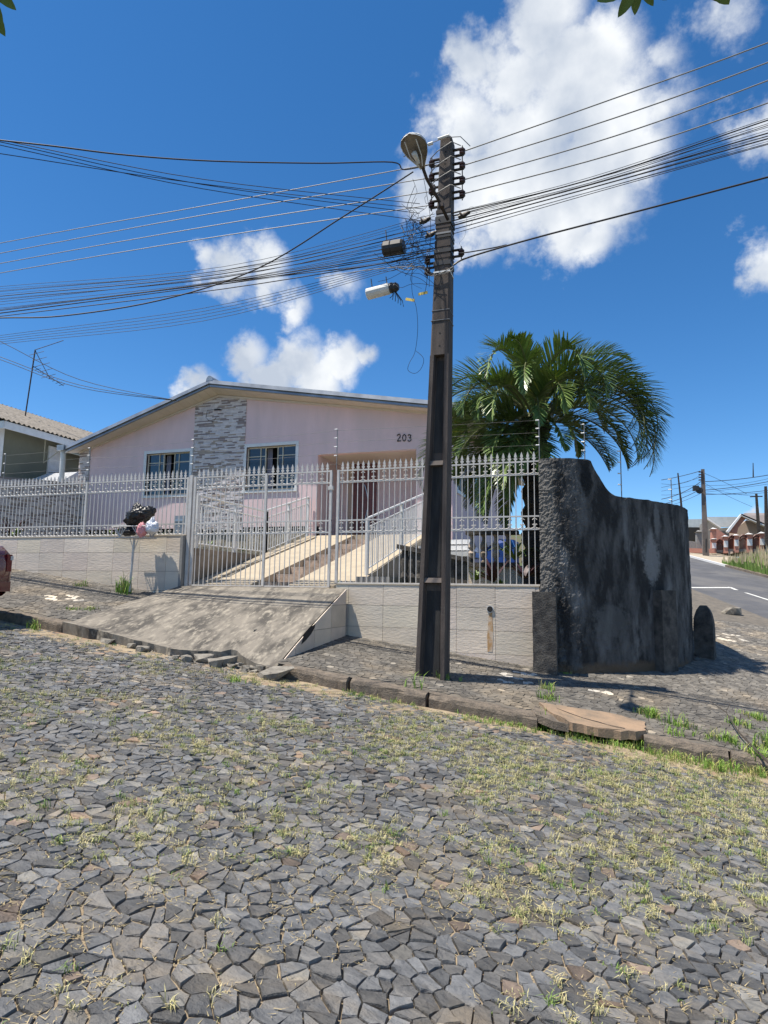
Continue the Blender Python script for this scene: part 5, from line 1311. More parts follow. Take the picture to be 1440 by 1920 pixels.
# camera right direction = world azimuth near 0 (x+), left = pi
R_, L_ = 0.0, math.pi
FR = [(L_+.15, 78, 3.0, 200), (L_-.35, 66, 2.7, 175), (L_+.3, 50, 2.6, 150), (L_-.35, 52, 2.4, 150), (L_+.25, 18, 3.0, 118), (L_-.3, 0, 2.8, 88), (R_-.2, 28, 3.1, 138), (L_-.6, 25, 2.8, 125), (R_+.1, 54, 3.4, 190), (L_+.45, 35, 2.3, 120), (L_+.0, 15, 2.2, 95), (L_-.2, 64, 2.2, 190), (L_+.8, 60, 2.3, 160), (L_-.9, 55, 2.3, 150),
      (R_-.1, 78, 3.2, 205), (R_+.25, 64, 3.2, 190), (R_-.3, 56, 3.2, 182), (R_+.0, 44, 3.0, 168), (R_-.15, 70, 3.2, 198), (R_+.02, 60, 3.7, 196), (R_-.25, 42, 3.4, 168), (R_-.45, 20, 2.6, 110), (R_+.4, 8, 2.3, 90), (R_-.7, 68, 2.5, 165), (R_+.9, 66, 2.8, 150), (R_+.15, 84, 2.5, 120),
      (-1.57, 78, 2.6, 175), (-1.9, 80, 2.7, 170), (-1.0, 80, 2.7, 170), (-1.2, 45, 2.1, 140), (-1.95, 42, 2.1, 140), (-1.4, 20, 1.9, 100), (-2.2, 64, 2.2, 170), (-.9, 58, 2.2, 160), (-1.7, 84, 2.0, 110),
      (1.5, 70, 2.4, 150), (1.2, 50, 2.4, 140), (1.9, 45, 2.4, 140), (2.4, 65, 2.4, 160), (.6, 45, 2.6, 130), (2.8, 40, 2.3, 120), (-2.7, 30, 2.2, 115), (-2.4, 5, 1.9, 75), (-.5, -5, 2.0, 70), (-1.1, -8, 1.6, 65), (-2.0, -15, 1.8, 60), (-1.6, -30, 1.9, 45), (L_-.1, -12, 2.0, 62), (.2, -20, 1.8, 50), (-2.9, -35, 2.0, 40), (-1.3, -45, 2.0, 35), (-1.9, -50, 2.1, 30), (L_+.1, -40, 2.3, 40), (L_+.5, -48, 2.2, 34), (L_-.2, -55, 2.2, 28), (L_+.9, -42, 2.3, 38), (L_+1.3, -30, 2.2, 50), (-2.5, -52, 2.2, 30), (2.6, -25, 2.3, 60), (2.2, -45, 2.3, 36)]
for k, (az, e0, ln, cu) in enumerate(FR): frond(az+rp.uniform(-.06, .06), rad(e0), ln*.90, rad(cu*1.04), 300+k, dry=(k in (37,)))
# ---------------------------------------------------------------- garden things right
bal = thing('balustrade', (-2.0, 11.2, 2.0), 'mouldy concrete balustrade with four turned balusters by the palm', 'balustrade')
YB = 12.0
x0, x1 = onY(878, 1000, YB).x, onY(962, 1000, YB).x; zt = onY(915, 1000, YB).z; zb2 = onY(915, 1055, YB).z
MB().box(x0-.03, x1+.1, YB-.12, YB+.12, zt-.03, zt+.04).obj('top_rail', M['mould2'], bal)
MB().box(x0-.03, x1+.1, YB-.12, YB+.12, zb2-.08, zb2).obj('bottom_rail', M['mould2'], bal)
for k in range(4):
    x = x0+.07+k*(x1-x0-.1)/3.3; h = zt-zb2
    MB().lathe((x, YB, zb2), [(.05, 0), (.05, .03), (.03, .08*h), (.06, .2*h), (.075, .32*h), (.045, .42*h), (.075, .52*h), (.06, .64*h), (.03, .78*h), (.035, .88*h), (.06, .93*h), (.06, h-.03)], 10).obj('baluster', M['oldplaster'] if k % 2 else M['granite'], bal)
MB().box(x0, x1+.2, YB+.0, YB+.2, 1.0, zb2-.08).obj('planter_wall', M['tile'], bal)
YT = 13.2
a = onY(902, 1052, YT); b = onY(945, 1012, YT)
MB().add([(a.x, YT, a.z-.3), (b.x+.2, YT, a.z-.3), (b.x+.2, YT, b.z), (b.x-.1, YT+.05, b.z+.02), (a.x+.18, YT, b.z-.12), (a.x, YT, a.z+.15)], [tuple(range(6))])\
    .prism([(a.x, YT+.02, a.z-.3), (b.x+.2, YT+.02, a.z-.3), (b.x+.2, YT+.02, b.z), (b.x-.1, YT+.06, b.z+.02), (a.x+.18, YT+.02, b.z-.12), (a.x, YT+.02, a.z+.15)], (0, .8, 0)).obj('tarpaulin', M['blue'], None, label='dark blue tarpaulin bundle behind the balustrade', cat='tarpaulin')
c = onY(955, 1020, 12.6); MB().prism([(c.x-.06, 12.6, c.z+.07), (c.x+.03, 12.6, c.z+.09), (c.x+.10, 12.6, c.z-.06), (c.x+.02, 12.6, c.z-.10)], (0, .2, 0)).obj('bucket', M['blue2'], None, label='bright blue plastic tub beside the last baluster', cat='tub')
# dark stepped parapet just behind the pole
dk = thing('garden_parapet', (-2.6, 10.6, 1.6), 'blackened concrete parapet with sloping cap behind the tall fence', 'parapet')
YP = 10.5
p0, p1 = onY(747, 1024, YP), onY(884, 1049, YP)
MB().hexa([(p0.x, YP-.1, p0.z-.05), (p1.x, YP-.1, p1.z-.05), (p1.x, YP+.14, p1.z-.05), (p0.x, YP+.14, p0.z-.05), (p0.x, YP-.1, p0.z+.03), (p1.x, YP-.1, p1.z+.02), (p1.x, YP+.14, p1.z+.02), (p0.x, YP+.14, p0.z+.03)]).obj('cap', M['mould2'], dk)
for k in range(3):
    z = p0.z-.06-k*.02; 
xx = p0.x+.12; k = 0
while xx < p1.x:
    zt_ = p0.z-.05+(p1.z-p0.z)*(xx-p0.x)/(p1.x-p0.x)
    h = zt_-1.4
    if k < 3: MB().lathe((xx, YP, 1.4), [(.06, 0), (.07, .1*h), (.04, .2*h), (.07, .35*h), (.08, .45*h), (.05, .55*h), (.07, .68*h), (.08, .8*h), (.06, .9*h), (.06, h)], 10).obj('baluster', M['mould2'], dk)
    else: MB().box(xx-.05, xx+.04, YP-.03, YP+.05, 1.4, zt_).obj('picket', M['mould2'], dk)
    xx += .13 if k < 3 else .11; k += 1
# grey steps/bench in the side yard seen past the pole
ben = thing('side_steps', (-2.9, 13.6, 1.9), 'pale grey side steps beyond the parapet', 'steps')
for k in range(3):
    a = onY(835, 1012+k*11, 13.8-k*.4); MB().box(a.x-.6, a.x+.55, 13.8-k*.4, 14.3, a.z-.1, a.z).obj('tread', M['white'], ben)
# leafy plants
def plant(name, c, n, ln, wd, spread, m, label, seed, par=None, up=.8, cat='plant', leafn='leaf', group=None):
    r = random.Random(seed); t = thing(name, c, label, cat, group)
    for k in range(n):
        a = r.uniform(0, 6.283); e = rad(r.uniform(25, 85))*up; l = ln*r.uniform(.6, 1.1)
        h = Vector((math.cos(a), math.sin(a), 0)); P = []; p = Vector(c); seg = 5
        for i in range(seg+1):
            P.append(p.copy()); ee = e-spread*(i/seg)**1.5; p = p+(h*math.cos(ee)+Vector((0, 0, math.sin(ee))))*(l/seg)
        s = Vector((-h.y, h.x, 0)); mb = MB(); W = [wd*.35, wd*.9, wd, wd*.85, wd*.5, .001]
        vs = []
        for i, q in enumerate(P): vs += [q-s*W[i], q+Vector((0, 0, -.15*W[i])), q+s*W[i]]
        mb.add(vs, [f_ for i in range(seg) for f_ in ((i*3, i*3+1, i*3+4, i*3+3), (i*3+1, i*3+2, i*3+5, i*3+4))], (1, 1, 1))
        mb.obj(leafn, M[m], t, fix=False)
    return t
plant('cordyline', onY(22, 1002, 10.3)+Vector((0, 0, -.05)), 26, .62, .03, .5, 'redleaf', 'dark purple spiky cordyline behind the left fence', 1)
plant('shrub', onY(28, 1008, 9.95), 24, .25, .03, .8, 'green2', 'low yellow-green shrub under the purple cordyline', 2)
plant('shrub', onY(216, 1010, 10.1), 22, .28, .035, .9, 'green2', 'green leafy shrub on the bed left of the rubbish basket', 3)
plant('shrub', onY(305, 1010, 10.1), 18, .22, .03, .9, 'green2', 'green leafy shrub on the bed right of the rubbish basket', 4)
plant('potted_plant', onY(893, 1088, 10.4), 34, .26, .018, .8, 'green2', 'bright green bushy plant low behind the tall fence', 5)
plant('bromeliad', onY(925, 1092, 10.2), 16, .5, .04, .4, 'redleaf', 'dark broad-leaved plant left of the palm trunk', 6)
plant('spider_plant', onY(965, 1050, 10.8), 22, .75, .022, 1.5, 'green2', 'long strappy green plant beside the palm trunk', 7)
plant('bromeliad', onY(985, 1085, 10.2), 18, .42, .04, .6, 'redleaf', 'reddish dry-leaved plant at the foot of the palm', 8)
plant('seedling', onY(938, 1096, 9.9), 12, .2, .015, .8, 'green2', 'small yellow-green seedling on the wall top by the palm', 9)
plant('seedling', onY(632, 1096, 9.75), 6, .12, .01, .6, 'green2', 'tiny weed growing at the gate lock post', 10)
plant('shrub', onY(395, 1022, 12.3), 14, .16, .015, .8, 'green2', 'small grass clump on the retaining wall by the gate', 12)
plant('shrub', onY(455, 1034, 12.3), 14, .14, .015, .8, 'green2', 'small grass clump at the far end of the retaining wall', 13)
# ---------------------------------------------------------------- rubbish basket
bq = onY(243, 1104, 9.2); rbk = thing('rubbish_basket', bq, 'white wire rubbish basket on a post by the tiled wall', 'rubbish basket')
bt = onY(252, 1010, 9.2); 
MB().tube([bq+Vector((0, 0, -.05)), bt], .02, 8).obj('post', M['gatepaint'], rbk)
bz = bt.z+.01; bx = bt.x+.03; W_, D_ = .36, .20
def rect(z, w, d_): return [(bx-w, 9.2-d_, z), (bx+w, 9.2-d_, z), (bx+w, 9.2+d_, z), (bx-w, 9.2+d_, z), (bx-w, 9.2-d_, z)]
MB().tube(rect(bz, W_*.85, D_*.8), .010, 4).obj('bottom_hoop', M['gatepaint'], rbk)
MB().tube(rect(bz+.19, W_, D_), .010, 4).obj('top_hoop', M['gatepaint'], rbk)
for i in range(9):
    a = (i-4)/4; MB().tube([(bx+a*W_*.8, 9.2-D_*.8, bz), (bx+a*W_*.8, 9.2+D_*.8, bz)], .004, 4).obj('wire', M['gatepaint'], rbk)
for side in (-1, 1):
    for cx_ in (-.2, .2):
        for a in (-60, -30, 0, 30, 60):
            MB().tube([(bx+cx_, 9.2+side*D_*.8, bz), (bx+cx_+.16*math.sin(rad(a)), 9.2+side*D_*.95, bz+.19)], .008, 4).obj('wire', M['gatepaint'], rbk)
for s in (-1, 1): MB().tube([bt+Vector((0, 0, -.22)), bt+Vector((s*.09, 0, 0))], .008, 4).obj('brace', M['gatepaint'], rbk)
def bag(name, c, sx, sy, sz, m, label, seed, knot=True):
    bm = bmesh.new(); bmesh.ops.create_icosphere(bm, subdivisions=5, radius=1)
    for v_ in bm.verts:
        p = v_.co.copy(); n_ = noise.fractal(p*1.6+Vector((seed, 0, 0)), 1, 2, 5)
        f = abs(math.sin(math.atan2(p.y, p.x)*6+n_*5))*.09*max(0, p.z+.5)
        k = 1+.20*n_-f-.13*abs(noise.noise(p*4.5+Vector((seed*3, 1, 2))))-.07*abs(noise.noise(p*10+Vector((seed*3, 1, 2))))
        if knot and p.z > .72: k *= 1+(p.z-.72)*1.7+.25*noise.noise(p*9); p.x *= .5; p.y *= .5
        v_.co = Vector((p.x*sx*k, p.y*sy*k, p.z*sz*k*(1 if p.z > 0 else .85)))
    me = bpy.data.meshes.new(name); bm.to_mesh(me); bm.free(); me.materials.append(M[m])
    me.polygons.foreach_set('use_smooth', [True]*len(me.polygons))
    o_ = link(name, me, None, label, 'rubbish bag'); o_.location = c; return o_
o_ = bag('rubbish_bag', onY(262, 968, 9.2), .30, .24, .18, 'bagblack', 'large knotted black rubbish bag heaped on the basket', 1); o_.rotation_euler = (0, rad(-22), 0)
bag('rubbish_bag', onY(243, 996, 9.2), .2, .15, .10, 'bagblack', 'flat black rubbish bag filling the left of the basket', 5, False)
bag('rubbish_bag', onY(285, 989, 9.12), .13, .12, .13, 'bagwhite', 'white carrier bag of rubbish at the right of the basket', 3)
bag('rubbish_bag', onY(266, 994, 9.05), .085, .1, .14, 'bagpink', 'pink and white carrier bag in front in the basket', 8, False)
# ---------------------------------------------------------------- overhanging twigs at the top of the frame
def broadleaf(c, d_, up, l, w, mb):
    s = d_.cross(up).normalized(); prof = [(0, .02), (.12, .5), (.3, .95), (.5, 1), (.72, .75), (.88, .4), (1, .0)]
    vs = []
    for t, k in prof: p = c+d_*(l*t)+up*(-.15*l*t*t); vs += [p-s*(w*k)+up*.12*w*k, p, p+s*(w*k)+up*.12*w*k]
    mb.add(vs, [f_ for i in range(6) for f_ in ((i*3, i*3+1, i*3+4, i*3+3), (i*3+1, i*3+2, i*3+5, i*3+4))])
def twig(label, P, leaves, grp='leafy twigs overhanging the street'):
    t = thing('leafy_twig', P[0], label, 'twig')
    MB().tube(P, .003, 5).obj('stem', M['stem'], t)
    for (px, py, tx, ty, dd, l) in leaves:
        a = onRay(px, py, dd); b = onRay(tx, ty, dd); d_ = (b-a).normalized(); mb = MB(); fw = (a-Vector((0, 0, EYE))).normalized()
        broadleaf(a, (d_+fw*.25).normalized(), -fw+Vector((0, 0, .2)), (b-a).length, (b-a).length*l, mb)
        mb.obj('leaf', M['leaf'], t, fix=False)
def onRay(px, py, dd): return Vector((0, 0, EYE))+ray(px, py).normalized()*dd
twig('twig with lobed green leaves hanging in at the top right', [onRay(1440, -160, 1.6), onRay(1300, -60, 1.52), onRay(1190, -30, 1.5)],
     [(1190, -20, 1157, 34, 1.5, .22), (1195, -25, 1190, 30, 1.5, .22), (1205, -25, 1226, 12, 1.5, .22), (1180, -25, 1116, 2, 1.5, .2), (1340, -35, 1368, 9, 1.5, .3), (1330, -40, 1350, 4, 1.5, .3), (1215, -30, 1252, 0, 1.5, .2)])
twig('twig with dark leaves hanging in at the top left corner', [onRay(-140, -60, 1.4), onRay(-40, -20, 1.4), onRay(0, 0, 1.4)],
     [(-20, -30, 33, 20, 1.4, .22), (-30, 0, 12, 70, 1.4, .22), (-40, -20, 8, 40, 1.4, .25)])
# ---------------------------------------------------------------- far houses across street B
def farbase(px, Y): r_ = ray(px, 1000); t = Y/r_.y; x = r_.x*t; return x
def fb(s, w, z=0): p = KB+UB*s+NB*w; return Vector((p.x, p.y, roadB(p.x, p.y)+z))
def onFar(px, py, w):   # hit vertical plane parallel to street at offset w
    r_ = ray(px, py); P0 = KB+NB*w; d0 = NB.dot(P0); t = d0/(NB.x*r_.x+NB.y*r_.y); return Vector((r_.x*t, r_.y*t, EYE+r_.z*t))
def slabF(pts_px, w, th, name, m, par):
    q = [onFar(px, py, w) for px, py in pts_px]; return MB().prism(q, NB*th).obj(name, M[m], par)
# frontage plane perpendicular to street? keep facing the camera: plane Y const
def slabY(pts_px, Y, th, name, m, par, **k):
    q = [onY(px, py, Y) for px, py in pts_px]; return MB().prism(q, (0, th, 0)).obj(name, M[m], par, **k)
YH = 44.0
h1 = thing('far_house', onY(1400, 1035, YH+3), 'beige gabled house with grey tile roof across the asphalt street', 'house')
slabY([(1382, 1035), (1382, 990), (1400, 975), (1428, 985), (1480, 1003), (1480, 1035)], YH+3, 6, 'wall', 'beige', h1)
slabY([(1363, 996), (1390, 963), (1393, 964), (1366, 999)], YH+2, .5, 'roof_verge', 'white', h1)
slabY([(1390, 963), (1436, 983), (1480, 1000), (1480, 1004), (1435, 987), (1390, 967)], YH+2, .5, 'roof_verge', 'white', h1)
slabY([(1366, 998), (1391, 966), (1399, 972), (1384, 990), (1382, 1000)], YH+2.3, .4, 'gable', 'salmon', h1)
q = [onY(1392, 964, YH+2), onY(1480, 1000, YH+2), onY(1500, 962, YH+12), onY(1397, 962, YH+12)]
MB().prism(q, (0, 0, -.1)).obj('roof', M['rooftile'], h1)
h2 = thing('far_house', onY(1340, 1035, YH+6), 'grey house with pale whitened roof beyond the far pole', 'house')
slabY([(1325, 1035), (1325, 975), (1330, 974), (1352, 990), (1384, 988), (1384, 1035)], YH+6, 6, 'wall', 'greyrender', h2)
slabY([(1324, 968), (1352, 988), (1352, 991), (1324, 972)], YH+5, .5, 'roof_verge', 'white', h2)
slabY([(1325, 985), (1325, 970), (1331, 975)], YH+5.4, .3, 'gable', 'khaki', h2)
slabY([(1326, 969), (1384, 969), (1375, 984), (1366, 988), (1352, 988)], YH+5.6, .2, 'roof', 'tinroof', h2)
h3 = thing('far_house', onY(1305, 1035, YH+10), 'low house with pale roof just right of the mouldy wall', 'house')
slabY([(1270, 1035), (1270, 985), (1320, 985), (1320, 1035)], YH+10, 5, 'wall', 'greyrender', h3)
slabY([(1270, 974), (1320, 973), (1320, 989), (1270, 988)], YH+9.5, .4, 'roof', 'tinroof', h3)
slabY([(1285, 1000), (1285, 990), (1318, 989), (1318, 1010), (1285, 1015)], YH+9.4, .2, 'window', 'dark', h3)
# front walls and pillars
fw = thing('front_wall', onY(1340, 1036, YH), 'salmon and white front wall with arched wrought panels across the street', 'wall')
slabY([(1333, 1036), (1333, 992), (1343, 990), (1368, 1008), (1360, 1012), (1345, 1018), (1340, 1036)], YH+1, .3, 'gate_wall', 'salmon', fw)
slabY([(1270, 1036), (1270, 1027), (1340, 1029), (1340, 1037)], YH-1, .3, 'low_plinth', 'salmon', fw)
slabY([(1270, 1028), (1270, 1012), (1300, 1015), (1316, 1018), (1316, 1029)], YH-.5, .25, 'grey_wall', 'greyrender', fw)
def pillar(x0, x1, yt, yb, m='salmon', low=None, nm='pillar'):
    p = slabY([(x0, yb), (x0, yt), (x1, yt), (x1, yb)], YH-.6, .5, nm, m, fw)
    a = onY(x0-1.5, yt, YH-.8); b = onY(x1+1.5, yt, YH-.8); h = (b.x-a.x)*.28
    MB().add([(a.x, YH-.8, a.z-.02), (b.x, YH-.8, a.z-.02), (b.x, YH+.1, a.z-.02), (a.x, YH+.1, a.z-.02), ((a.x+b.x)/2, YH-.35, a.z+h)], [(0, 1, 4), (1, 2, 4), (2, 3, 4), (3, 0, 4)]).obj('cap', M['greyrender' if m != 'salmon' else 'white'], p)
    if low: slabY([(x0+.2, low[1]), (x0+.2, low[0]), (x1-.2, low[0]), (x1-.2, low[1])], YH-.65, .04, 'white_band', 'white', p)
pillar(1306, 1316, 996, 1028, 'greyrender'); pillar(1334, 1343, 991, 1012)
pillar(1335, 1343, 1010, 1037, low=(1018, 1028)); pillar(1357, 1365, 1005, 1037, low=(1014, 1026)); pillar(1377, 1385, 1003, 1036, low=(1012, 1024)); pillar(1401, 1411, 1001, 1036, low=(1011, 1023)); pillar(1425, 1435, 999, 1036, low=(1010, 1022)); pillar(1433, 1450, 1008, 1040, 'greyrender')
def archpanel(x0, x1, yt, yb):
    c = []
    for i in range(9):
        t = i/8; c.append((x0+(x1-x0)*t, yt+(6*(2*t-1)**2)))
    p = slabY([(x0, yb), (x0, yb-6)]+[(x1, yb-6), (x1, yb)], YH-.4, .1, 'panel_base', 'greyrender', fw)
    MB().tube([onY(a, b, YH-.4) for a, b in c], .05, 4).obj('arch_rail', M['wrought'], p)
    MB().tube([onY(a, b+5, YH-.4) for a, b in c], .04, 4).obj('arch_rail', M['wrought'], p)
    m_ = MB()
    for i in range(9):
        t = (i+.5)/9; x = x0+(x1-x0)*t; m_.tube([onY(x, yb-5, YH-.4), onY(x, yt+6*(2*t-1)**2, YH-.4)], .025, 3)
    m_.obj('bars', M['wrought'], p)
archpanel(1344, 1357, 1012, 1036); archpanel(1366, 1377, 1004, 1034); archpanel(1386, 1401, 1003, 1034); archpanel(1411, 1425, 1003, 1034)
# far poles
def farpole(x, yb, yt, Y, hw, label, lean=0):
    b = onY(x, yb, Y); t_ = onY(x+lean, yt, Y); t = thing('utility_pole', b, label, 'utility pole')
    w = hw
    MB().hexa([(b.x-w, Y-w, b.z-.4), (b.x+w, Y-w, b.z-.4), (b.x+w, Y+w, b.z-.4), (b.x-w, Y+w, b.z-.4), (t_.x-w*.55, Y-w*.55, t_.z), (t_.x+w*.55, Y-w*.55, t_.z), (t_.x+w*.55, Y+w*.55, t_.z), (t_.x-w*.55, Y+w*.55, t_.z)]).obj('shaft', M['trunk'] if w < .15 else M['farpole'], t)
    return t, b, t_
t, b, t_ = farpole(1323, 1036, 880, 41.5, .16, 'concrete utility pole by the far pavement across the street', lean=-5.5)
for py in (885, 890, 895, 900): 
    c = onY(1314, py, 41.4); MB().box(c.x-.12, c.x+.1, 41.35, 41.45, c.z-.03, c.z+.03).obj('spool', M['porcelain'], t)
c = onY(1303, 916, 41.4); MB().box(c.x-.12, c.x+.2, 41.2, 41.5, c.z-.14, c.z+.14).obj('junction_box', M['blackplastic'], t)
c = onY(1311, 920, 41.4); MB().lathe((c.x, 41.3, c.z), [(.16, -.03), (.2, 0), (.16, .03)], 12, 'Y').obj('cable_coil', M['cable'], t)
s = fb(18, 6.25); MB().tube([onY(1324, 1036, 41.2), onY(1324, 1010, 41.2)], .05, 4).obj('recess', M['poledark'], t)
t, *_ = farpole(1424, 1018, 926, 46, .11, 'slim dark pole before the beige house gable', lean=-6)
c = onY(1418, 931, 46); MB().box(c.x-.35, c.x+.35, 45.95, 46.05, c.z-.03, c.z+.03).obj('crossarm', M['iron'], t)
farpole(1438, 1010, 912, 43, .12, 'slim brown pole at the far right edge', lean=-2.5)
farpole(1280, 960, 887, 30, .045, 'thin leaning rod with white insulators above the mouldy wall', lean=-9)
farpole(1277, 960, 935, 60, .11, 'distant pole top just above the mouldy wall')
farpole(1412, 888, 868, 80, .06, 'distant thin mast above the far houses')
FG = 'distant wires around the far pole'
for k, (a, b, c) in enumerate([((1240, 900), (1280, 892), (1313, 883)), ((1240, 914), (1280, 905), (1313, 895)), ((1240, 936), (1285, 921), (1314, 903)), ((1240, 946), (1290, 929), (1314, 917)), ((1240, 921), (1290, 912), (1314, 908)), ((1240, 907), (1290, 903), (1314, 890)), ((1240, 928), (1290, 922), (1314, 912)), ((1240, 952), (1290, 936), (1314, 925)),
      ((1320, 903), (1380, 899), (1450, 889)), ((1320, 919), (1380, 913), (1450, 901)), ((1320, 927), (1380, 925), (1450, 918)), ((1320, 887), (1360, 905), (1400, 926)), ((1320, 910), (1380, 908), (1450, 895)), ((1320, 923), (1380, 916), (1450, 906)), ((1320, 905), (1365, 930), (1410, 950)), ((1320, 925), (1380, 927), (1450, 922)), ((1322, 912), (1370, 925), (1425, 930))]):
    wire('distant_wire', [onY(*a, 41.5), onY(*b, 41.5), onY(*c, 41.5)], (.02, .012, .022, .02, .01, .01, .01, .012, .022, .022, .018, .012, .01, .01, .01, .012, .008)[k], 'cable', 'thin dark wire crossing the sky at the far pole', 'cable', FG, seg=8, n=3)
# verge of tall grass
mb = MB(); rv = random.Random(6)
for k in range(16000):
    st_ = rv.uniform(-8, 12.6); w0_ = rv.uniform(6.2, 9.0); q_ = KB+UB*st_+NB*w0_
    p = Vector((q_.x, q_.y, roadB(q_.x, q_.y)+.12))
    h = rv.uniform(.5, 1.25)*clamp((12.9-st_)/3, .3, 1)*(.6+.4*clamp((w0_-6.2)/1.2, 0, 1)); a = rv.uniform(0, 6.28); lean = rv.uniform(0, .3)*h; w = .024
    d_ = Vector((math.cos(a), math.sin(a), 0)); tp = p+d_*lean+Vector((0, 0, h)); s = Vector((1, -.3, 0))*w
    dry = rv.random() < .22; g = rv.uniform(.8, 1.3)
    c1 = (.11*g, .19*g, .035*g); c2 = (.42*g, .36*g, .22*g) if dry else (.20*g, .27*g, .07*g)
    m1 = p.lerp(tp, .55)-d_*lean*.2
    if dry: tp = tp+Vector((0, 0, .3)); s *= 1.3
    mb.add([p-s, p+s, m1+s, m1-s], [(0, 1, 2, 3)], c1); mb.add([m1-s, m1+s, tp], [(0, 1, 2)], c2)
mb.obj('verge_grass', M['weed'], None, fix=False, kind='stuff', label='tall seeding grass verge along the far kerb', cat='grass')
# ---------------------------------------------------------------- grass tufts
def tuft(mb, p, n, h, r, c, spread=.8, w=.0022, jt=.016):
    for _ in range(n):
        a = r.uniform(0, 6.28); l = h*r.uniform(.45, 1.1); d_ = Vector((math.cos(a), math.sin(a), 0)); k = r.uniform(.1, spread)
        b = p+Vector((r.gauss(0, jt), r.gauss(0, jt), -.005)); m1 = b+Vector((0, 0, l*.6))+d_*l*.3*k; tp = b+Vector((0, 0, l*(1-.45*k)))+d_*l*k
        s = Vector((-d_.y, d_.x, 0))*w*(1+h*4); v = r.uniform(.75, 1.25); cc = (c[0]*v, c[1]*v, c[2]*v)
        mb.add([b-s, b+s, m1+s*.8, m1-s*.8], [(0, 1, 2, 3)], cc); mb.add([m1-s*.8, m1+s*.8, tp], [(0, 1, 2)], (cc[0]*1.15, cc[1]*1.1, cc[2]))
mb = MB(); rg = random.Random(22); cnt = 0
for (cc_, poly_) in ROADPOLY:
    for (x, y) in poly_[:4]:
        if y > 7.05: continue
        x += rg.gauss(0, .012); y += rg.gauss(0, .012)
        d0 = .42+noise.noise(Vector((x*.6, y*.6, 4)))*1.3+noise.noise(Vector((x*2.0, y*2.0, 9)))*1.3
        pr_ = d0*clamp((y-1.0)/2.4, .16, 1)*clamp(.65+(x+3.5)*.13, .45, 1.3)*.95
        if rg.random() > pr_: continue
        big = rg.random() < .16+.04*y; g = rg.random()
        c = (.50, .45, .25) if g < .62 else ((.34, .36, .15) if g < .88 else (.17, .26, .06))
        tuft(mb, Vector((x, y, roadz(x, y)-.008)), 18 if big else 12, rg.uniform(.04, .075) if big else .026, rg, c, 1.15, w=.0017); cnt += 1
for k in range(2300):
    x = rg.uniform(-3.7, 2.9) if rg.random() < .8 else rg.uniform(-10, -7.1)
    y = 7.11-abs(rg.gauss(0, .11)); dn_ = noise.noise(Vector((x*1.4, 3, 1)))+.12*x+.1
    if rg.random() > .35+dn_: continue
    g = rg.random(); c = (.20, .33, .055) if g < .7 else (.46, .42, .17)
    tuft(mb, Vector((x, y, roadz(x, y)-.0)), 7, rg.uniform(.04, .15)*clamp(.8+x*.28, .5, 1.6), rg, c, .8, w=.002)
mb.obj('joint_grass', M['grass'], None, fix=False, kind='stuff', label='short yellowing grass growing in the cobble joints', cat='grass')
mb = MB()
for k in range(24000):   # dry thatch lying in the joints
    x = rg.uniform(-10, 2.9); y = rg.uniform(.4, 7.05)
    if not keep_road(x, y): continue
    if noise.noise(Vector((x*.8, y*.8, 7))) < rg.uniform(-.45, .45): continue
    p = Vector((x, y, roadz(x, y)-.004))
    for _ in range(7):
        q = p+Vector((rg.gauss(0, .025), rg.gauss(0, .025), rg.uniform(0, .008))); a = rg.uniform(0, 6.28); l = rg.uniform(.015, .04); d_ = Vector((math.cos(a), math.sin(a), rg.uniform(-.1, .35)))*l; s = Vector((-d_.y, d_.x, 0)).normalized()*.0018
        v = rg.uniform(.6, 1.1); mb.add([q-s, q+s, q+d_], [(0, 1, 2)], (.50*v, .39*v, .22*v))
mb.obj('dry_thatch', M['grass'], None, fix=False, kind='stuff', label='dry straw-coloured thatch scattered in the cobble joints', cat='dry grass')
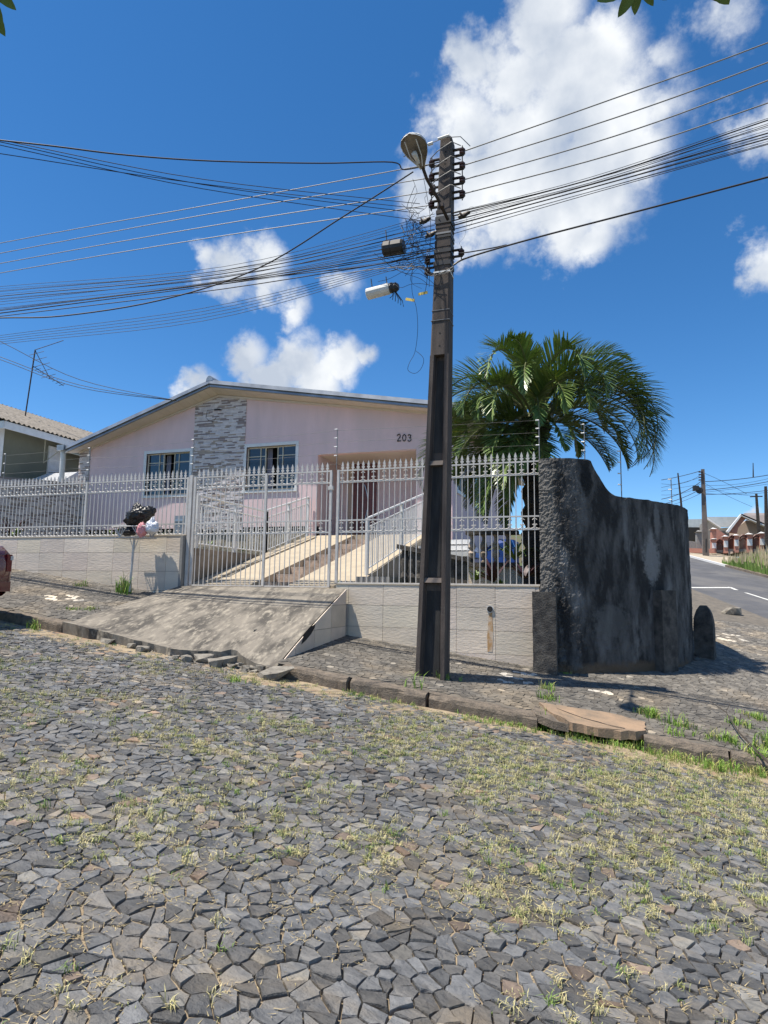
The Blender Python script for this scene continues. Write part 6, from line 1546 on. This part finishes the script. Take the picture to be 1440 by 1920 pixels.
# individual bigger tufts at kerb, wall, pole and drain
TF = [((230, 1112), .34, 26, 'tall grass clump at the wall foot beside the basket post', sw), ((145, 1099), .12, 12, 'small weed at the foot of the left tiled wall', sw),
 ((64, 1180), .16, 16, 'bright grass tuft under the rear of the red car', roadz), ((830, 1272), .10, 22, 'green tuft at the right foot of the pole', sw),
 ((774, 1290), .2, 5, 'thin seeding stalk before the pole foot', sw), ((600, 1272), .12, 14, 'grass tuft at the cracked kerb end', roadz), ((628, 1286), .11, 14, 'grass tuft below the kerb crack', roadz),
 ((553, 1262), .13, 12, 'grass tuft behind the pale concrete chunk', roadz), ((875, 1322), .13, 18, 'grass tuft on the kerb right of the pole', roadz), ((820, 1318), .12, 14, 'grass tuft on the kerb below the pole', roadz),
 ((988, 1360), .17, 18, 'grass tuft at the kerb before the drain slab', roadz), ((1030, 1366), .2, 30, 'big bright tuft at the left end of the drain slab', roadz), ((945, 1345), .15, 14, 'grass tuft on the kerb left of the drain slab', roadz), ((1090, 1384), .16, 20, 'grass tuft under the middle of the drain slab', roadz), ((1150, 1392), .15, 18, 'grass tuft under the right part of the drain slab', roadz), ((1190, 1402), .14, 18, 'grass tuft just right of the drain slab gap', roadz), ((1232, 1408), .15, 18, 'grass tuft on the gutter right of the slab', roadz),
 ((1024, 1292), .11, 16, 'low tuft on the pavement behind the drain slab', sw), ((1030, 1312), .13, 20, 'tuft at the back left corner of the drain slab', sw), ((1222, 1345), .12, 40, 'spreading tuft at the right corner of the drain slab', sw), ((1215, 1336), .10, 26, 'low runner grass behind the drain slab', sw), ((1274, 1362), .15, 22, 'single tuft on the pavement right of the slab', sw), ((1267, 1378), .1, 12, 'small tuft by the kerb stone joint', sw),
 ((1362, 1390), .11, 20, 'tuft on the pavement near the dead branch', sw), ((1325, 1383), .08, 14, 'faint tuft left of the dead branch', sw), ((1385, 1360), .12, 22, 'tuft touching the dead branch', sw), ((1425, 1350), .09, 30, 'low green tuft at the right edge of the pavement', sw), ((1405, 1342), .08, 16, 'small tuft above the dead branch', sw), ((1060, 1262), .05, 10, 'tiny tuft at the foot of the mouldy wall', sw),
 ((1300, 1408), .2, 28, 'tall grass on the gutter below the kerb', roadz), ((1330, 1415), .24, 34, 'tall grass clump in the gutter left of the branch', roadz), ((1365, 1425), .26, 40, 'tall grass clump in the gutter under the branch', roadz), ((1400, 1438), .24, 40, 'dense gutter grass right of the branch end', roadz), ((1432, 1450), .28, 44, 'dense grass clump at the right edge of the gutter', roadz), ((1345, 1448), .14, 18, 'low grass on the cobbles below the gutter clumps', roadz), ((1436, 1405), .24, 16, 'long blades rising from the kerb at the right edge', sw),
 ((135, 1143), .06, 24, 'flat weed patch on the left pavement nearer the car', sw), ((170, 1143), .07, 24, 'flat weed patch on the left pavement nearer the ramp', sw), ((440, 1278), .08, 20, 'small tuft on the road below the broken heap', roadz)]
for k, (p, h, n_, lb, zf) in enumerate(TF):
    q = onS(*p, zf); mb = MB(); r = random.Random(500+k); w = .07 if h > .12 else .06
    for j in range(n_):
        qq = q+Vector((r.gauss(0, w), r.gauss(0, w*.7), 0)); qq.z = zf(qq.x, qq.y)
        tuft(mb, qq, 5, h*r.uniform(.5, 1.35), r, (.20, .33, .05) if r.random() < .78 else (.42, .40, .15), .75, w=.0026)
    mb.obj('grass_tuft', M['grass'], None, fix=False, label=lb, cat='grass tuft', group='weeds along the kerb and walls')
# dead branch at the right
P = [onS(1330, 1333)+Vector((0, 0, .12)), onS(1362, 1352)+Vector((0, 0, .1)), onS(1385, 1385)+Vector((0, 0, .07)), onS(1440, 1435)+Vector((0, 0, .03)), onS(1475, 1465)+Vector((0, 0, 0))]
br = thing('dead_branch', P[3], 'dark dead branch lying across the pavement at the right edge', 'branch')
MB().tube(P, [.004, .006, .009, .012, .014], 6).obj('main_stem', M['stem'], br)
MB().tube([P[1], P[1]+Vector((.06, .1, .08))], .004, 4).obj('side_twig', M['stem'], br)
MB().tube([P[2], P[2]+Vector((.05, .12, .16))], .004, 4).obj('side_twig', M['stem'], br)
